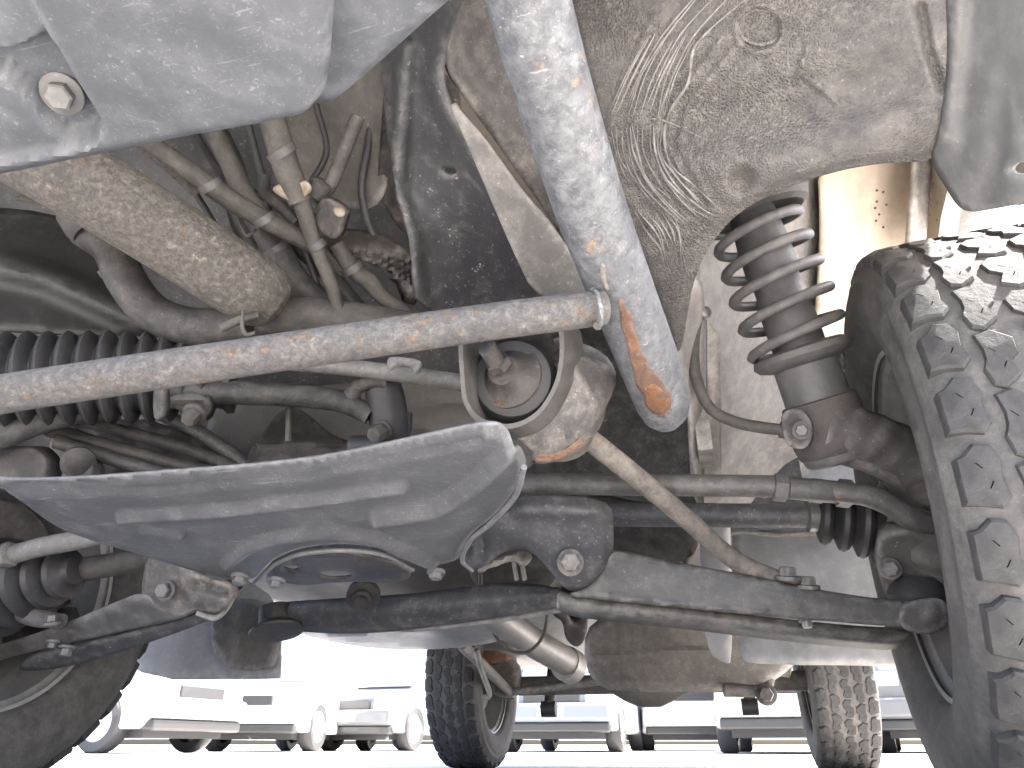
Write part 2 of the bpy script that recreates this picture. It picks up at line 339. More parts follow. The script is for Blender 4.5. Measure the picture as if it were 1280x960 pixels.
M = dict(
    bumper=mat('bumper_plastic', (.0807, .0874, .0995), (.0642, .0703, .0807), .5, dust=(.1283, .1368, .1477), dust_amt=.5, speck=.35, speck_col=(.2200, .2327, .2461), bump=.22, s=1.1, scratch=.7, ss_=1.0),
    chrome=mat('worn_bright_steel', (.1615, .1674, .1781), (.1222, .1278, .1410), .5, .15, dust=(.2444, .2484, .2505), dust_amt=.75, speck=.25, speck_col=(.3317, .3330, .3340), rust=.2, rust_col=(.1571, .1125, .0742), bump=.35, mottle=.5, mottle_col=(.0742, .0792, .0909), scratch=.8),
    rusttube=mat('rusted_steel_tube', (.16, .152, .143), (.11, .107, .105), .62, .1, dust=(.225, .205, .175), dust_amt=.8, speck=.35, speck_col=(.32, .28, .22), rust=.42, rust_col=(.115, .08, .055), bump=.7, s=2.1, mottle=.45, mottle_col=(.08, .08, .085), ss_=1.0),
    rustpatch=mat('bare_rust', (.155, .066, .034), (.095, .06, .047), .9, dust=(.2, .125, .08), dust_amt=.7, speck=.1, speck_col=(.28, .24, .2), bump=.7, s=2.5, sat=1),
    tube_reflection=mat('dark_reflection', (.085, .08, .078), (.06, .058, .06), .6, dust=(.13, .12, .11), dust_amt=.5, speck=.05, speck_col=(.2, .2, .2), bump=.2),  # dark reflections on the bright tube put into colour; no part uses it
    black=mat('black_chassis_paint', (.0605, .0598, .0667), (.0391, .0391, .0444), .5, dust=(.1957, .1815, .1667), dust_amt=.35, speck=.14, speck_col=(.4447, .4356, .4074), bump=.25, edge=.2, ss_=.6),
    blackdust=mat('dusty_chassis_paint', (.0806, .0737, .0697), (.0468, .0438, .0444), .55, dust=(.2210, .1938, .1623), dust_amt=.6, speck=.14, speck_col=(.3900, .3500, .3125), bump=.35),
    flange=mat('lit_dusty_flange', (.1468, .1377, .1254), (.0979, .0921, .0857), .6, dust=(.2348, .2137, .1845), dust_amt=.6, speck=.25, speck_col=(.4110, .3895, .3597), bump=.25),  # dusty; paler than the rail to put light on its flange into the colour
    skid=mat('skid_plate_paint', (.1090, .1117, .1201), (.0809, .0835, .0906), .45, dust=(.1867, .1830, .1768), dust_amt=.45, speck=.6, speck_col=(.2800, .2819, .2837), bump=.35, scratch=.9, ss_=.8),
    arch=mat('underseal', (.0963, .0893, .0834), (.0530, .0503, .0497), .7, dust=(.1925, .1729, .1501), dust_amt=.75, speck=.15, speck_col=(.2887, .2660, .2344), bump=.9, crackle=1.0),
    bead=mat('dusty_sealant', (.1066, .0976, .0853), (.0738, .0681, .0615), .8, dust=(.1394, .1271, .1107), dust_amt=.7, speck=.05, bump=.5),
    archp=mat('dusty_liner', (.1365, .1365, .1333), (.0945, .0924, .0914), .6, dust=(.2100, .1995, .1848), dust_amt=.5, speck=.06, speck_col=(.3150, .3150, .2940), bump=.2),
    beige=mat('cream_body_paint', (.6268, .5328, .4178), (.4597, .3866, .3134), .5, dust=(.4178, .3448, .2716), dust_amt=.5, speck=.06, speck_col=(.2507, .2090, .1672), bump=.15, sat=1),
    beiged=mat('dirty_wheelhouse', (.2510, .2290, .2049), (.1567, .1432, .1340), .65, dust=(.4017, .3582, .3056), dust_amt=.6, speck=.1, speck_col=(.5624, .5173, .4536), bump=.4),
    tan=mat('dust_caked_steel', (.2052, .1793, .1426), (.1512, .1318, .1058), .85, dust=(.2700, .2322, .1750), dust_amt=.9, speck=.3, speck_col=(.3456, .2916, .2052), rust=.22, rust_col=(.1404, .0842, .0540), bump=.9, mottle=.65, mottle_col=(.0810, .0713, .0605), s=1.7, ss_=.8),
    rod=mat('dusty_tan_rod', (.2100, .1820, .1476), (.1470, .1270, .1048), .7, dust=(.2835, .2400, .1905), dust_amt=.8, speck=.1, speck_col=(.3150, .2700, .2095), rust=.12, rust_col=(.1365, .0900, .0571), bump=.5, mottle=.15, mottle_col=(.0945, .0800, .0667)),
    sleeve=mat('worn_sleeve', (.0735, .0700, .0672), (.0420, .0399, .0392), .5, dust=(.1330, .1225, .1085), dust_amt=.6, speck=.15, speck_col=(.1960, .1820, .1680), rust=.18, rust_col=(.0770, .0455, .0315), bump=.4),
    hose=mat('grimy_rubber', (.0398, .0367, .0352), (.0239, .0222, .0222), .62, dust=(.1113, .0975, .0842), dust_amt=.6, speck=.16, speck_col=(.1987, .1794, .1531), bump=.4),
    hosed=mat('dusty_hose', (.0510, .0466, .0404), (.0296, .0268, .0242), .7, dust=(.1020, .0888, .0732), dust_amt=.8, speck=.16, speck_col=(.1531, .1370, .1111), bump=.5),
    rubber=mat('black_rubber', (.0311, .0300, .0320), (.0207, .0207, .0228), .5, dust=(.0880, .0828, .0766), dust_amt=.3, speck=.05, speck_col=(.1552, .1552, .1449), bump=.18),
    alu=mat('grey_casting', (.1597, .1500, .1359), (.1133, .1050, .0971), .55, .15, dust=(.2060, .1800, .1553), dust_amt=.4, speck=.05, speck_col=(.3090, .2800, .2524), bump=.25),
    dark=mat('oily_casting', (.0482, .0427, .0391), (.0263, .0238, .0231), .5, .1, dust=(.1139, .0920, .0758), dust_amt=.5, speck=.08, speck_col=(.1927, .1672, .1356), rust=.12, rust_col=(.0745, .0376, .0256), bump=.5),
    arm=mat('worn_arm_paint', (.0781, .0745, .0709), (.0508, .0484, .0470), .45, dust=(.1661, .1529, .1343), dust_amt=.5, speck=.12, speck_col=(.2931, .2710, .2397), rust=.14, rust_col=(.1074, .0581, .0384), bump=.35),
    strut=mat('strut_grey', (.0988, .0962, .0962), (.0685, .0668, .0679), .5, dust=(.1710, .1603, .1493), dust_amt=.5, speck=.05, speck_col=(.2633, .2540, .2443), bump=.25),
    brown=mat('grimy_casting', (.0748, .0646, .0597), (.0499, .0437, .0416), .7, dust=(.1197, .1026, .0905), dust_amt=.5, speck=.04, rust=.14, rust_col=(.0848, .0532, .0407), bump=.6),
    zinc=mat('zinc_plate', (.1820, .1785, .1715), (.1190, .1155, .1120), .45, .4, dust=(.1540, .1400, .1260), dust_amt=.5, speck=.08, bump=.3),
    dullbolt=mat('dull_bolt', (.1020, .1003, .0978), (.0680, .0663, .0654), .5, .2, dust=(.1445, .1360, .1232), dust_amt=.5, speck=.1, speck_col=(.2125, .2040, .1955), rust=.1, rust_col=(.0850, .0510, .0340), bump=.35),
    gold=mat('passivated_bracket', (.2000, .1600, .1040), (.1200, .0960, .0640), .5, .3, dust=(.1760, .1520, .1200), dust_amt=.5, speck=.1, bump=.3, sat=1),
    tyre=mat('tyre_rubber', (.0625, .0599, .0592), (.0453, .0439, .0445), .8, dust=(.1511, .1377, .1235), dust_amt=.95, speck=.03, speck_col=(.2014, .1995, .1877), bump=.5),
    block=mat('tread_rubber', (.0294, .0295, .0306), (.0219, .0220, .0233), .75, dust=(.0546, .0519, .0485), dust_amt=.7, speck=.25, speck_col=(.0950, .0921, .0890), bump=.5, scratch=.5, ss_=.8),
    rim=mat('silver_rim', (.3360, .3360, .3360), (.2310, .2258, .2205), .45, .4, dust=(.2100, .1890, .1628), dust_amt=.5, speck=.06, bump=.15),
    flap=mat('grey_rubber_flap', (.2722, .2772, .2838), (.1980, .2013, .2080), .6, dust=(.3630, .3548, .3300), dust_amt=.5, speck=.1, speck_col=(.4950, .4950, .4950), bump=.2),
    white=mat('white_panel', (.3360, .3360, .3280), (.2560, .2560, .2480), .5, dust=(.2240, .2160, .2000), dust_amt=.5, speck=.08, bump=.1),
    exhaust=mat('aluminised_exhaust', (.26, .25, .24), (.18, .175, .165), .45, .4, dust=(.22, .2, .18), dust_amt=.5, speck=.04, rust=.1, bump=.2),
    tank=mat('dusty_tank', (.1167, .1058, .0918), (.0796, .0718, .0643), .65, dust=(.2043, .1748, .1424), dust_amt=.6, speck=.04, bump=.3),
    orange=mat('rust_orange_plate', (.23, .1, .045), (.14, .065, .035), .8, dust=(.26, .17, .11), dust_amt=.5, speck=.1, speck_col=(.3, .22, .16), bump=.6, s=2.5, mottle=.3, mottle_col=(.1, .05, .03), sat=1),
    hole=mat('bore_shade_black', (.012, .012, .012), (.01, .01, .01), .8, dust_amt=.1, speck=0, bump=.05),  # near-black colour stands in for the shade inside drain, weld and spot holes
    paint=mat('body_paint', (.4, .35, .28), (.37, .32, .26), .3, dust_amt=.2, speck=0, bump=.05, sat=1),
)

# ------------------------------------------------------------------ ground
def ground():
    mt = bpy.data.materials.new('pale_concrete'); mt.use_nodes = True; nt = mt.node_tree; N = nt.nodes; L = nt.links
    tc = N.new('ShaderNodeTexCoord'); n1 = N.new('ShaderNodeTexNoise'); n1.inputs['Scale'].default_value = 1.5; n1.inputs['Detail'].default_value = 10
    n2 = N.new('ShaderNodeTexNoise'); n2.inputs['Scale'].default_value = 120; n2.inputs['Detail'].default_value = 4
    r = N.new('ShaderNodeValToRGB'); r.color_ramp.elements[0].color = (.44, .425, .405, 1); r.color_ramp.elements[1].color = (.57, .555, .53, 1)
    r.color_ramp.elements[0].position = .35; r.color_ramp.elements[1].position = .65
    mx = N.new('ShaderNodeMath'); mx.operation = 'MULTIPLY_ADD'; mx.inputs[1].default_value = .4
    L.new(tc.outputs['Object'], n1.inputs[0]); L.new(tc.outputs['Object'], n2.inputs[0]); L.new(n2.outputs[0], mx.inputs[0])
    s2 = N.new('ShaderNodeMath'); s2.operation = 'MULTIPLY_ADD'; s2.inputs[1].default_value = .6; s2.inputs[2].default_value = 0
    L.new(n1.outputs[0], s2.inputs[0]); L.new(s2.outputs[0], mx.inputs[2]); L.new(mx.outputs[0], r.inputs[0])
    b = N['Principled BSDF']; L.new(r.outputs[0], b.inputs['Base Color']); b.inputs['Roughness'].default_value = .85
    bp = N.new('ShaderNodeBump'); bp.inputs['Strength'].default_value = .3; bp.inputs['Distance'].default_value = .004; L.new(n2.outputs[0], bp.inputs['Height']); L.new(bp.outputs[0], b.inputs['Normal'])
    R = 900.0
    me = bpy.data.meshes.new('ground'); me.from_pydata([(-R, -R, 0), (R, -R, 0), (R, R, 0), (-R, R, 0)], [], [(0, 1, 2, 3)])
    o = bpy.data.objects.new('ground', me); col.objects.link(o); me.materials.append(mt); o['kind'] = 'structure'
    o['label'] = 'pale sunlit concrete of the parking lot under the vehicles'
ground()

# ------------------------------------------------------------------ the vehicle
XC = -0.41                                    # its centre line
WR, WL, TR, TW = 0.33, -1.22, 0.34, 0.20
RWR, RWL, FY = 0.38, -1.0, 0.06     # right / left wheel centre, tyre radius, tyre width
REAR = 2.2
car = empty('off_road_car', (XC, 1.1, 0), label='dusty off-road vehicle seen from below its front bumper', cat='car')

# ---- body shell above, so that the underside lies in the shade it really has
def body():
    lo, hi = XC-.80, XC+.80+.09
    def side(x, nx):
        # side panel with the two wheel arches cut out
        pts = [(-.5, .72), (-.6, .98), (-.1, 1.06), (.55, 1.08)]
        pts += [(.95, 1.62), (2.75, 1.62), (2.95, 1.05), (2.95, .48)]
        for cy, r0 in ((REAR, .46), (0.06, .57)):
            pts += [(cy+r0*math.cos(q), .36+r0*math.sin(q)) for q in np.linspace(.2, math.pi-.2, 14)]
        V = [(x, a, b) for a, b in pts]; n = len(V)
        V += [(x+nx*.03, a, b) for a, b in pts]
        Fc = [tuple(range(n)), tuple(range(2*n-1, n-1, -1))]+[(i, (i+1) % n, n+(i+1) % n, n+i) for i in range(n)]
        return mk('side_panel', V, Fc, M['paint'], car, smooth=False)
    side(lo, 1); side(hi, -1)
    prof = [(-.60, .68), (-.64, .8), (-.6, .98), (-.1, 1.06), (.55, 1.08), (.95, 1.615), (2.75, 1.615), (2.95, 1.05), (2.95, .48)]
    V = [(x, a, b) for a, b in prof for x in (lo+.032, hi-.032)]
    Fc = [(2*i, 2*i+1, 2*i+3, 2*i+2) for i in range(len(prof)-1)]
    mk('bonnet_and_roof', V, Fc, M['paint'], car, solid=.02, smooth=False)
    # floor pan with pressed ribs
    V, Fc = [], []; ys = np.linspace(.48, 2.92, 62); xs = np.linspace(lo+.03, hi-.03, 26)
    for y in ys:
        for x in xs:
            tun = .09*math.exp(-((x-XC)/.17)**4); rib = .012*(1 if (int((x-lo)*12) % 3 == 0) else 0)
            V.append((x, y, .43+tun+rib))
    nx = len(xs)
    for i in range(len(ys)-1):
        for j in range(nx-1): Fc.append((i*nx+j, (i+1)*nx+j, (i+1)*nx+j+1, i*nx+j+1))
    mk('floor_pan', V, Fc, M['tank'], car, solid=.006, ang=60)
    # firewall
    box('firewall', (lo+.04, .46, .44), (hi-.3, .475, 1.05), M['black'], car)
body()

# ---- bumper underside, top left
bo = [(-640, -200), (420, -200), (418, -60), (412, 60), (406, 128), (392, 152), (362, 168), (300, 180), (150, 208), (0, 243), (-150, 276), (-300, 310), (-480, 350), (-640, 384)]
pocket = np.array([(-120, 86), (-40, 78), (20, 70), (58, 52), (70, 66), (96, 112), (122, 150), (120, 174), (100, 186), (80, 184), (64, 170), (38, 138), (0, 104), (-60, 112), (-120, 120)], float)
step_l = np.array([(20, -140), (36, 0), (62, 52), (92, 106), (122, 156), (118, 178), (88, 190), (-80, 215), (-300, 260), (-300, -140)], float)
bp = relief('front_bumper', bo, SZ(.43), M['bumper'], car, step=6.5, thick=.004, rnd=2, bdir=(0, 0, -1),
            bumps=[lambda x, y: -.012*ss(.5+np.where(inside(x, y, pocket), 1, -1)*edist(x, y, pocket)/12),
                   lambda x, y: -.006*ss(.5+np.where(inside(x, y, step_l), 1, -1)*edist(x, y, step_l)/10),
                   lambda x, y: -.016*ss((y-(212-.19*x)+6)/40), lambda x, y: -.012*ss((x-372)/40), dents(60, .0015, 3)], lip=(9, .005))
bp['label'] = 'scuffed blue grey plastic bumper underside'
c_b = float(G(78, 115, 'Z', .443)@FW-CAM@FW)
bolt('bolt', 78, 117, c_b, 17, M['dullbolt'], bp, axis=(.2, -.45, -1), washer=1.55, hgt=.75)
# second bumper lip behind it, right of the corner
relief('bumper_stay', [(395, -60), (640, -60), (560, 0), (505, 50), (440, 108), (398, 138), (385, 60)], SZ(.475), M['bumper'], car, step=12, thick=.006, bumps=[dents(40, .002, 5)], lip=(14, .006))

# ---- guard bar: thick bright tube, cross tube
gt = hose('guard_tube', [(612, -190, .47, 56), (640, -90, .505, 54), (668, 30, .55, 52), (700, 140, .60, 48), (738, 260, .665, 44.5), (775, 360, .73, 41), (806, 440, .78, 38), (822, 484, .808, 36), (829, 506, .822, 33), (832, 521, .83, 27), (834, 531, .835, 16)],
          M['chrome'], car, n=36, sub=10)
gt['label'] = 'thick worn bright steel guard tube'
def onto(o, lift=.0008):
    """lay points on an existing part's surface"""
    off = WLOC[o.name]; bv = BVHTree.FromPolygons([tuple(np.array(v.co)+off) for v in o.data.vertices], [tuple(p.vertices) for p in o.data.polygons])
    def f(x, y):
        out = []; R_ = rays(x, y)
        for r_ in R_:
            d = Vector(r_).normalized(); h = bv.ray_cast(Vector(CAM), d)
            if h[0] is None: h = bv.find_nearest(Vector(CAM)+d*.8)
            out.append(np.array(h[0])-np.array(d)*lift)
        return np.array(out)
    return f
relief('rust_patch', [(771, 378), (775, 368), (781, 378), (784, 388), (790, 392), (791, 410), (798, 424), (801, 440), (811, 452), (812, 462), (824, 468), (832, 486), (842, 497), (838, 508), (840, 516), (826, 523), (815, 517), (806, 507), (803, 492), (794, 482), (792, 462), (786, 448), (783, 424), (776, 410), (776, 392)],
       onto(gt, .0005), M['rustpatch'], gt, step=4, thick=.0006, bumps=[dents(5, .0004, 2)], rnd=1)
relief('rust_patch', [(803, 486), (816, 478), (830, 488), (838, 502), (834, 516), (820, 520), (808, 508)], onto(gt, .0011), M['orange'], gt, step=4, thick=.0005, rnd=1, bumps=[dents(4, .0004, 5)])
relief('rust_patch', [(752, 326), (758, 334), (757, 350), (762, 360), (758, 366), (752, 356), (750, 340)], onto(gt, .0005), M['rod'], gt, step=4, thick=.0004, rnd=1)
lathe('drain_hole', G(826, 524, 'd', .799), G(826, 516, 'd', .84), [(0, .0055), (.006, .005), (.02, .004)], M['hole'], gt, n=16)
cp = [(-60, 506, .625, 25.5), (0, 493, .635, 25), (200, 462.5, .65, 24.5), (400, 433, .665, 24), (600, 404, .68, 23.5), (700, 391, .69, 23.2), (752, 384, .705, 23)]
cP = [G(a_, b_, 'd', d_) for a_, b_, d_, r_ in cp]; cR = [pm(r_, d_) for a_, b_, d_, r_ in cp]
step_ = (cP[0]-cP[2])/np.linalg.norm(cP[0]-cP[2]); far = cP[0]+step_*((cP[0][0]-(2*XC-cP[-1][0]))/abs(step_[0]))
ct = tube('cross_tube', [far, (far+cP[0])/2]+cP, [cR[0], cR[0]]+cR, M['rusttube'], gt, n=28, sub=10)
gp = np.array([G(a_, b_, 'd', d_) for a_, b_, d_ in ((612, -190, .47), (640, -90, .505), (668, 30, .55), (700, 140, .60), (738, 260, .665), (775, 360, .73), (806, 440, .78), (829, 506, .822), (834, 531, .835))])
gp2 = gp*np.array([-1, 1, 1])+np.array([2*XC, 0, 0]); dz = far-gp2[5]; gp2 = gp2+np.array([0, dz[1], dz[2]])
tube('guard_tube', gp2, [.0285]*6+[.032, .029, .014], M['chrome'], car, n=32, sub=8)
ct['label'] = 'slim rusty cross tube welded to the guard tube'
lathe('weld_hole', G(746, 407, 'd', .68), G(746, 405, 'd', .72), [(0, .0035), (.02, .003)], M['hole'], gt, n=12)
# weld bead
P = []
for q in np.linspace(0, 2*math.pi, 26):
    P.append((744+7*math.cos(q)+3*math.sin(q), 386+24.5*math.sin(q), .692-.018*math.cos(q)))
tube('weld_bead', [G(a, b, 'd', d) for a, b, d in P], .0019, M['chrome'], gt, n=8, sub=3, wob=.3)

# ---- frame rail, dark, its flange's lit look put into a paler colour
fr = relief('frame_rail', [(470, -60), (600, -60), (560, 30), (548, 92), (562, 138), (604, 205), (660, 285), (742, 366), (742, 400), (528, 400), (514, 330), (508, 268), (494, 236), (482, 160), (476, 60)],
            SD([(500, 0, .80), (520, 380, .98), (700, 380, .96), (560, 60, .77), (500, 200, .9), (620, 250, .87)]), M['black'], car, step=7, thick=.006,
            holes=[[(553, 211), (560, 209), (569, 211), (571, 217), (562, 220), (554, 217)]],
            bumps=[ridge([(506, 60), (500, 180), (496, 240), (516, 300), (524, 400)], 20, .022, 1), ridge([(545, 90), (555, 140), (600, 210), (700, 330)], 26, .015, 1), ridge([(520, 260), (560, 300), (580, 400)], 14, .004, 1), dents(50, .0025, 9)])
fr['label'] = 'dark pressed frame rail with speckled paint'
relief('flange', [(562, 132), (570, 128), (576, 140), (600, 166), (628, 204), (652, 238), (690, 282), (738, 352), (752, 376), (672, 378), (640, 312), (606, 232), (576, 162)],
       SD([(550, 90, .765), (735, 360, .865), (668, 370, .88), (600, 160, .79)]), M['flange'], fr, step=6, thick=.005, bumps=[dents(24, .0016, 4), ridge([(568, 104), (600, 146), (650, 218)], 6, .004, 1)])
relief('flange', [(700, 420), (760, 440), (775, 480), (730, 470), (716, 440), (690, 425)], SD([(700, 420, .85), (775, 480, .86), (730, 470, .85)]), M['flange'], fr, step=6, thick=.005)
relief('apron', [(552, 70), (562, 10), (590, -60), (700, -60), (700, 60), (745, 240), (760, 380), (735, 350), (690, 276), (640, 206), (600, 150), (572, 112)],
       SD([(560, 40, .83), (700, 0, .83), (740, 350, .99), (640, 200, .9)]), M['blackdust'], fr, step=8, thick=.005,
       bumps=[ridge([(556, 40), (560, 90), (590, 130)], 22, .016, 1), dents(30, .003, 2)])

# ---- wheel arch liner
lin_out = [(690, -80), (1195, -80), (1205, 60), (1185, 170), (1168, 196), (1150, 203), (1100, 204), (1045, 214), (990, 232), (950, 249), (918, 270), (890, 302), (868, 345), (858, 400), (852, 440), (838, 440), (800, 330), (756, 220), (735, 120)]
arch_s = SD([(760, 0, .72), (980, 0, .64), (1180, 0, .60), (760, 200, .78), (950, 150, .68), (1150, 150, .63), (850, 320, .80), (860, 430, .90), (950, 240, .70), (1150, 195, .66)])
rr_ = np.random.default_rng(3)
wr = []
for k in range(15):                                            # brushed sealant folds running down the inner corner
    x0 = 762+k*8+rr_.uniform(-4, 4)
    wr.append(ridge([(x0+60+k*2, 20+k*3), (x0+16, 110+k*2), (x0+rr_.uniform(-4, 6), 180), (x0+22+k*2.5, 245+k*1.5), (x0+60+k*3, 285-k*1)], rr_.uniform(5, 8), rr_.uniform(.002, .0045), 1))
for k in range(6):
    x0 = 790+k*11
    wr.append(ridge([(x0-6, 262+k*4), (x0+6, 292), (x0+26, 318-k*5)], 4.5, .002, 1))
ll = relief('wheel_arch_liner', lin_out, arch_s, M['arch'], car, step=3.6, thick=.004, lip=(14, .012),
            bumps=wr+[spot((949, 36), 38, .004, .25), spot((949, 36), 30, -.007, .3), spot((926, 224), 24, -.014, .9),
                      ridge([(860, 215), (980, 205), (1080, 180), (1170, 150)], 60, .014, 1), ridge([(860, 150), (1000, 130), (1120, 96)], 60, -.010, 1),
                      ridge([(1048, 130), (1000, 90), (1010, 60)], 7, .004, 1), ridge([(1150, 10), (1160, 60), (1176, 110)], 12, -.008, 1),
                      ridge([(1000, 75), (1030, 110), (1068, 128)], 5, .003, 1), dents(90, .004, 11), dents(14, .0004, 12)])
on_l = onto(ll, .0003); rb = np.random.default_rng(11)
def bead(pts, r0):
    p = crom(np.array(pts, float)+rb.normal(0, 1.6, (len(pts), 2)), 5); W_ = on_l(p[:, 0], p[:, 1])
    rad = r0*np.sin(np.linspace(.1, 3.04, len(W_)))**.6*(1+rb.normal(0, .12, len(W_)))
    V_, F_ = sweep(W_, np.clip(rad, .0001, None), 7); mk('sealant_bead', V_, F_, M['bead'], ll)
for k in range(13):
    t_ = k/12; j = rb.uniform(-5, 5)
    bead([(858+55*t_+j, -8), (815+50*t_+j, 45), (785+55*t_+j, 95), (764+62*t_+j, 148+rb.uniform(-14, 4))][rb.integers(0, 2):], rb.uniform(.0006, .0014))
for k in range(15):
    t_ = k/14; j = rb.uniform(-3, 3)
    bead([(768+64*t_+j, 160-8*t_), (772+62*t_+j, 190), (784+66*t_+j, 222), (806+74*t_, 250+4*t_), (836+70*t_, 282-8*t_)][:rb.integers(4, 6)], rb.uniform(.0006, .0015))
for k in range(8):
    t_ = k/7
    bead([(790+50*t_, 262+6*t_), (812+40*t_, 290), (826+28*t_, 312+rb.uniform(-4, 8)), (832+22*t_, 340)][:rb.integers(3, 5)], rb.uniform(.0006, .0013))
bead([(930, 2), (885, 40), (866, 66), (864, 104), (838, 138), (833, 176), (842, 208), (872, 236), (906, 268)], .0017)
bead([(885, 175), (830, 150), (790, 150)], .001)
ll['label'] = 'dust caked black wheel arch panel with wrinkled sealant'
relief('drain_ring', [(949+30*math.cos(q), 36+24*math.sin(q)) for q in np.linspace(0, 6.28, 20)[:-1]], lambda x, y: arch_s(x, y)-.0035*FW, M['arch'], ll, step=6, thick=.003,
       holes=[[(949+26*math.cos(q), 36+20*math.sin(q)) for q in np.linspace(0, 6.28, 20)[:-1]]])
# outer liner / bumper corner at the right edge
oc = relief('bumper_corner', [(1176, -80), (1420, -80), (1420, 240), (1300, 250), (1240, 262), (1212, 266), (1196, 258), (1178, 228), (1160, 200), (1176, 150), (1186, 60)],
            SD([(1180, 0, .59), (1300, 0, .50), (1200, 250, .63), (1300, 240, .56)]), M['archp'], car, step=8, thick=.005,
            holes=[[(1259, 211), (1270, 203), (1288, 203), (1292, 213), (1280, 219), (1264, 219)]],
            bumps=[ridge([(1200, -60), (1192, 60), (1180, 170)], 22, .012, 1), ridge([(1262, 90), (1246, 200), (1228, 258)], 26, -.006, 1), dents(60, .002, 8)], lip=(10, .005))
lathe('hole_shade_disc', G(1275, 211, 'd', .62), G(1275, 211, 'd', .66), [(0, .03), (.004, .03), (.01, .02)], M['hole'], oc, n=20)  # added dark disc, stands in for shade behind the hole
oc['label'] = 'smooth grey bumper corner with a small hole'

# ---- cream wheel house behind the strut
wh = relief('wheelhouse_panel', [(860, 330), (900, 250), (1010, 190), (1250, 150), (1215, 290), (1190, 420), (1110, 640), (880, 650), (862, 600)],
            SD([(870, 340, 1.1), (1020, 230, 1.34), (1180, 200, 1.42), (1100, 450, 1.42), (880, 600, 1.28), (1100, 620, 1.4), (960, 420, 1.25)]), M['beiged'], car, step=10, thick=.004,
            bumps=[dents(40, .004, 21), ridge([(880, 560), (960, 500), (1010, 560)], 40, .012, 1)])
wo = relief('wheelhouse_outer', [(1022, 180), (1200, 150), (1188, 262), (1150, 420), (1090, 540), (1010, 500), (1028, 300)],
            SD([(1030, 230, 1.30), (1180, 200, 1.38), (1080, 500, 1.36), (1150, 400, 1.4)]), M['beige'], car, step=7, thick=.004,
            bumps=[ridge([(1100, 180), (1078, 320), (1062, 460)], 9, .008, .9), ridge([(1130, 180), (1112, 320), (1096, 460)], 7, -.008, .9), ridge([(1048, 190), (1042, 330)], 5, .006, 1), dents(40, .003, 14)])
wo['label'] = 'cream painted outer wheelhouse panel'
relief('seam_strip', [(1146, 170), (1168, 170), (1158, 300), (1134, 330)], SD([(1142, 210, 1.28), (1176, 190, 1.3), (1140, 290, 1.29)]), M['beiged'], wo, step=8, thick=.008, rnd=0)
for i, (a, b) in enumerate([(1096, 238), (1096, 252), (1094, 260), (1099, 268), (1095, 276), (1104, 240), (1108, 256), (1104, 284)]):
    lathe('spot_hole', G(a, b, 'd', 1.285), G(a, b, 'd', 1.31), [(0, .0022), (.004, .002)], M['hole'], wo, n=8)
# vertical edge flange and strip beside the guard tube
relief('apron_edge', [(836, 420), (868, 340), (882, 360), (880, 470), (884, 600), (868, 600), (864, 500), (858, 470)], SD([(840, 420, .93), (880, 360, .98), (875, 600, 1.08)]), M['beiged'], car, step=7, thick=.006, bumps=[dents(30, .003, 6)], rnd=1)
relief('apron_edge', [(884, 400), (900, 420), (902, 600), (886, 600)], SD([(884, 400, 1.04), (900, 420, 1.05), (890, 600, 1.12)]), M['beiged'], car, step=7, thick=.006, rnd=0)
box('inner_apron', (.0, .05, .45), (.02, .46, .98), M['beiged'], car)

# ---- strut with coil spring
A, B = G(938, 262, 'd', 1.0), G(1050, 578, 'd', .955)
ax = (B-A)/np.linalg.norm(B-A); LEN = np.linalg.norm(B-A)
st = lathe('strut', A, B, [(-.05, .02), (0, .03), (.03, .032), (.05, .034), (.09, .0345), (.1, .031), (.12, .031), (.125, .034), (.205, .034), (.207, .028), (.22, .028), (.222, .041), (.3, .0415), (.315, .044), (LEN-.015, .044), (LEN-.004, .041), (LEN, .036), (LEN, .03)], M['strut'], car, n=36)
st['label'] = 'dusty grey suspension strut'
u = np.cross(ax, FW); u /= np.linalg.norm(u); v = np.cross(ax, u)
P = []; NT = 5.6
for i in range(int(NT*20)+1):
    t = i/20; q = 2*math.pi*t+2.2; r = .055+.005*min(1, t/3); P.append(A+ax*(.004+.204*(t/NT)**1.1)+r*(math.cos(q)*u+math.sin(q)*v))
V, Fc = sweep(np.array(P), .007, 14)
mk('coil_spring', V, Fc, M['strut'], st)
lathe('spring_seat', A+ax*.198, B, [(0, .03), (0, .054), (.004, .062), (.012, .064), (.019, .058), (.024, .043)], M['strut'], st)
lathe('top_mount', A-ax*.075, B, [(0, .04), (.01, .07), (.05, .076), (.07, .078), (.085, .074), (.09, .066), (.085, .05), (.08, .03)], M['hose'], st)
relief('spring_tab', [(1012, 430), (1050, 432), (1058, 445), (1056, 466), (1034, 466), (1016, 452)], SD([(1012, 430, .93), (1056, 440, .95), (1034, 466, .94)]), M['brown'], st, step=6, thick=.008)
lathe('clamp', A+ax*(LEN-.085), B, [(0, .0445), (.002, .0475), (.055, .049), (.07, .046), (.072, .044)], M['brown'], st)
bolt('bolt', 1002, 538, .9, 8, M['dullbolt'], st, hgt=1.3)
relief('clamp_ear', [(975, 515), (1000, 508), (1016, 530), (1010, 562), (985, 560), (978, 540)], SD([(975, 515, .925), (1016, 530, .905), (990, 560, .915)]), M['brown'], st, step=6, thick=.03)
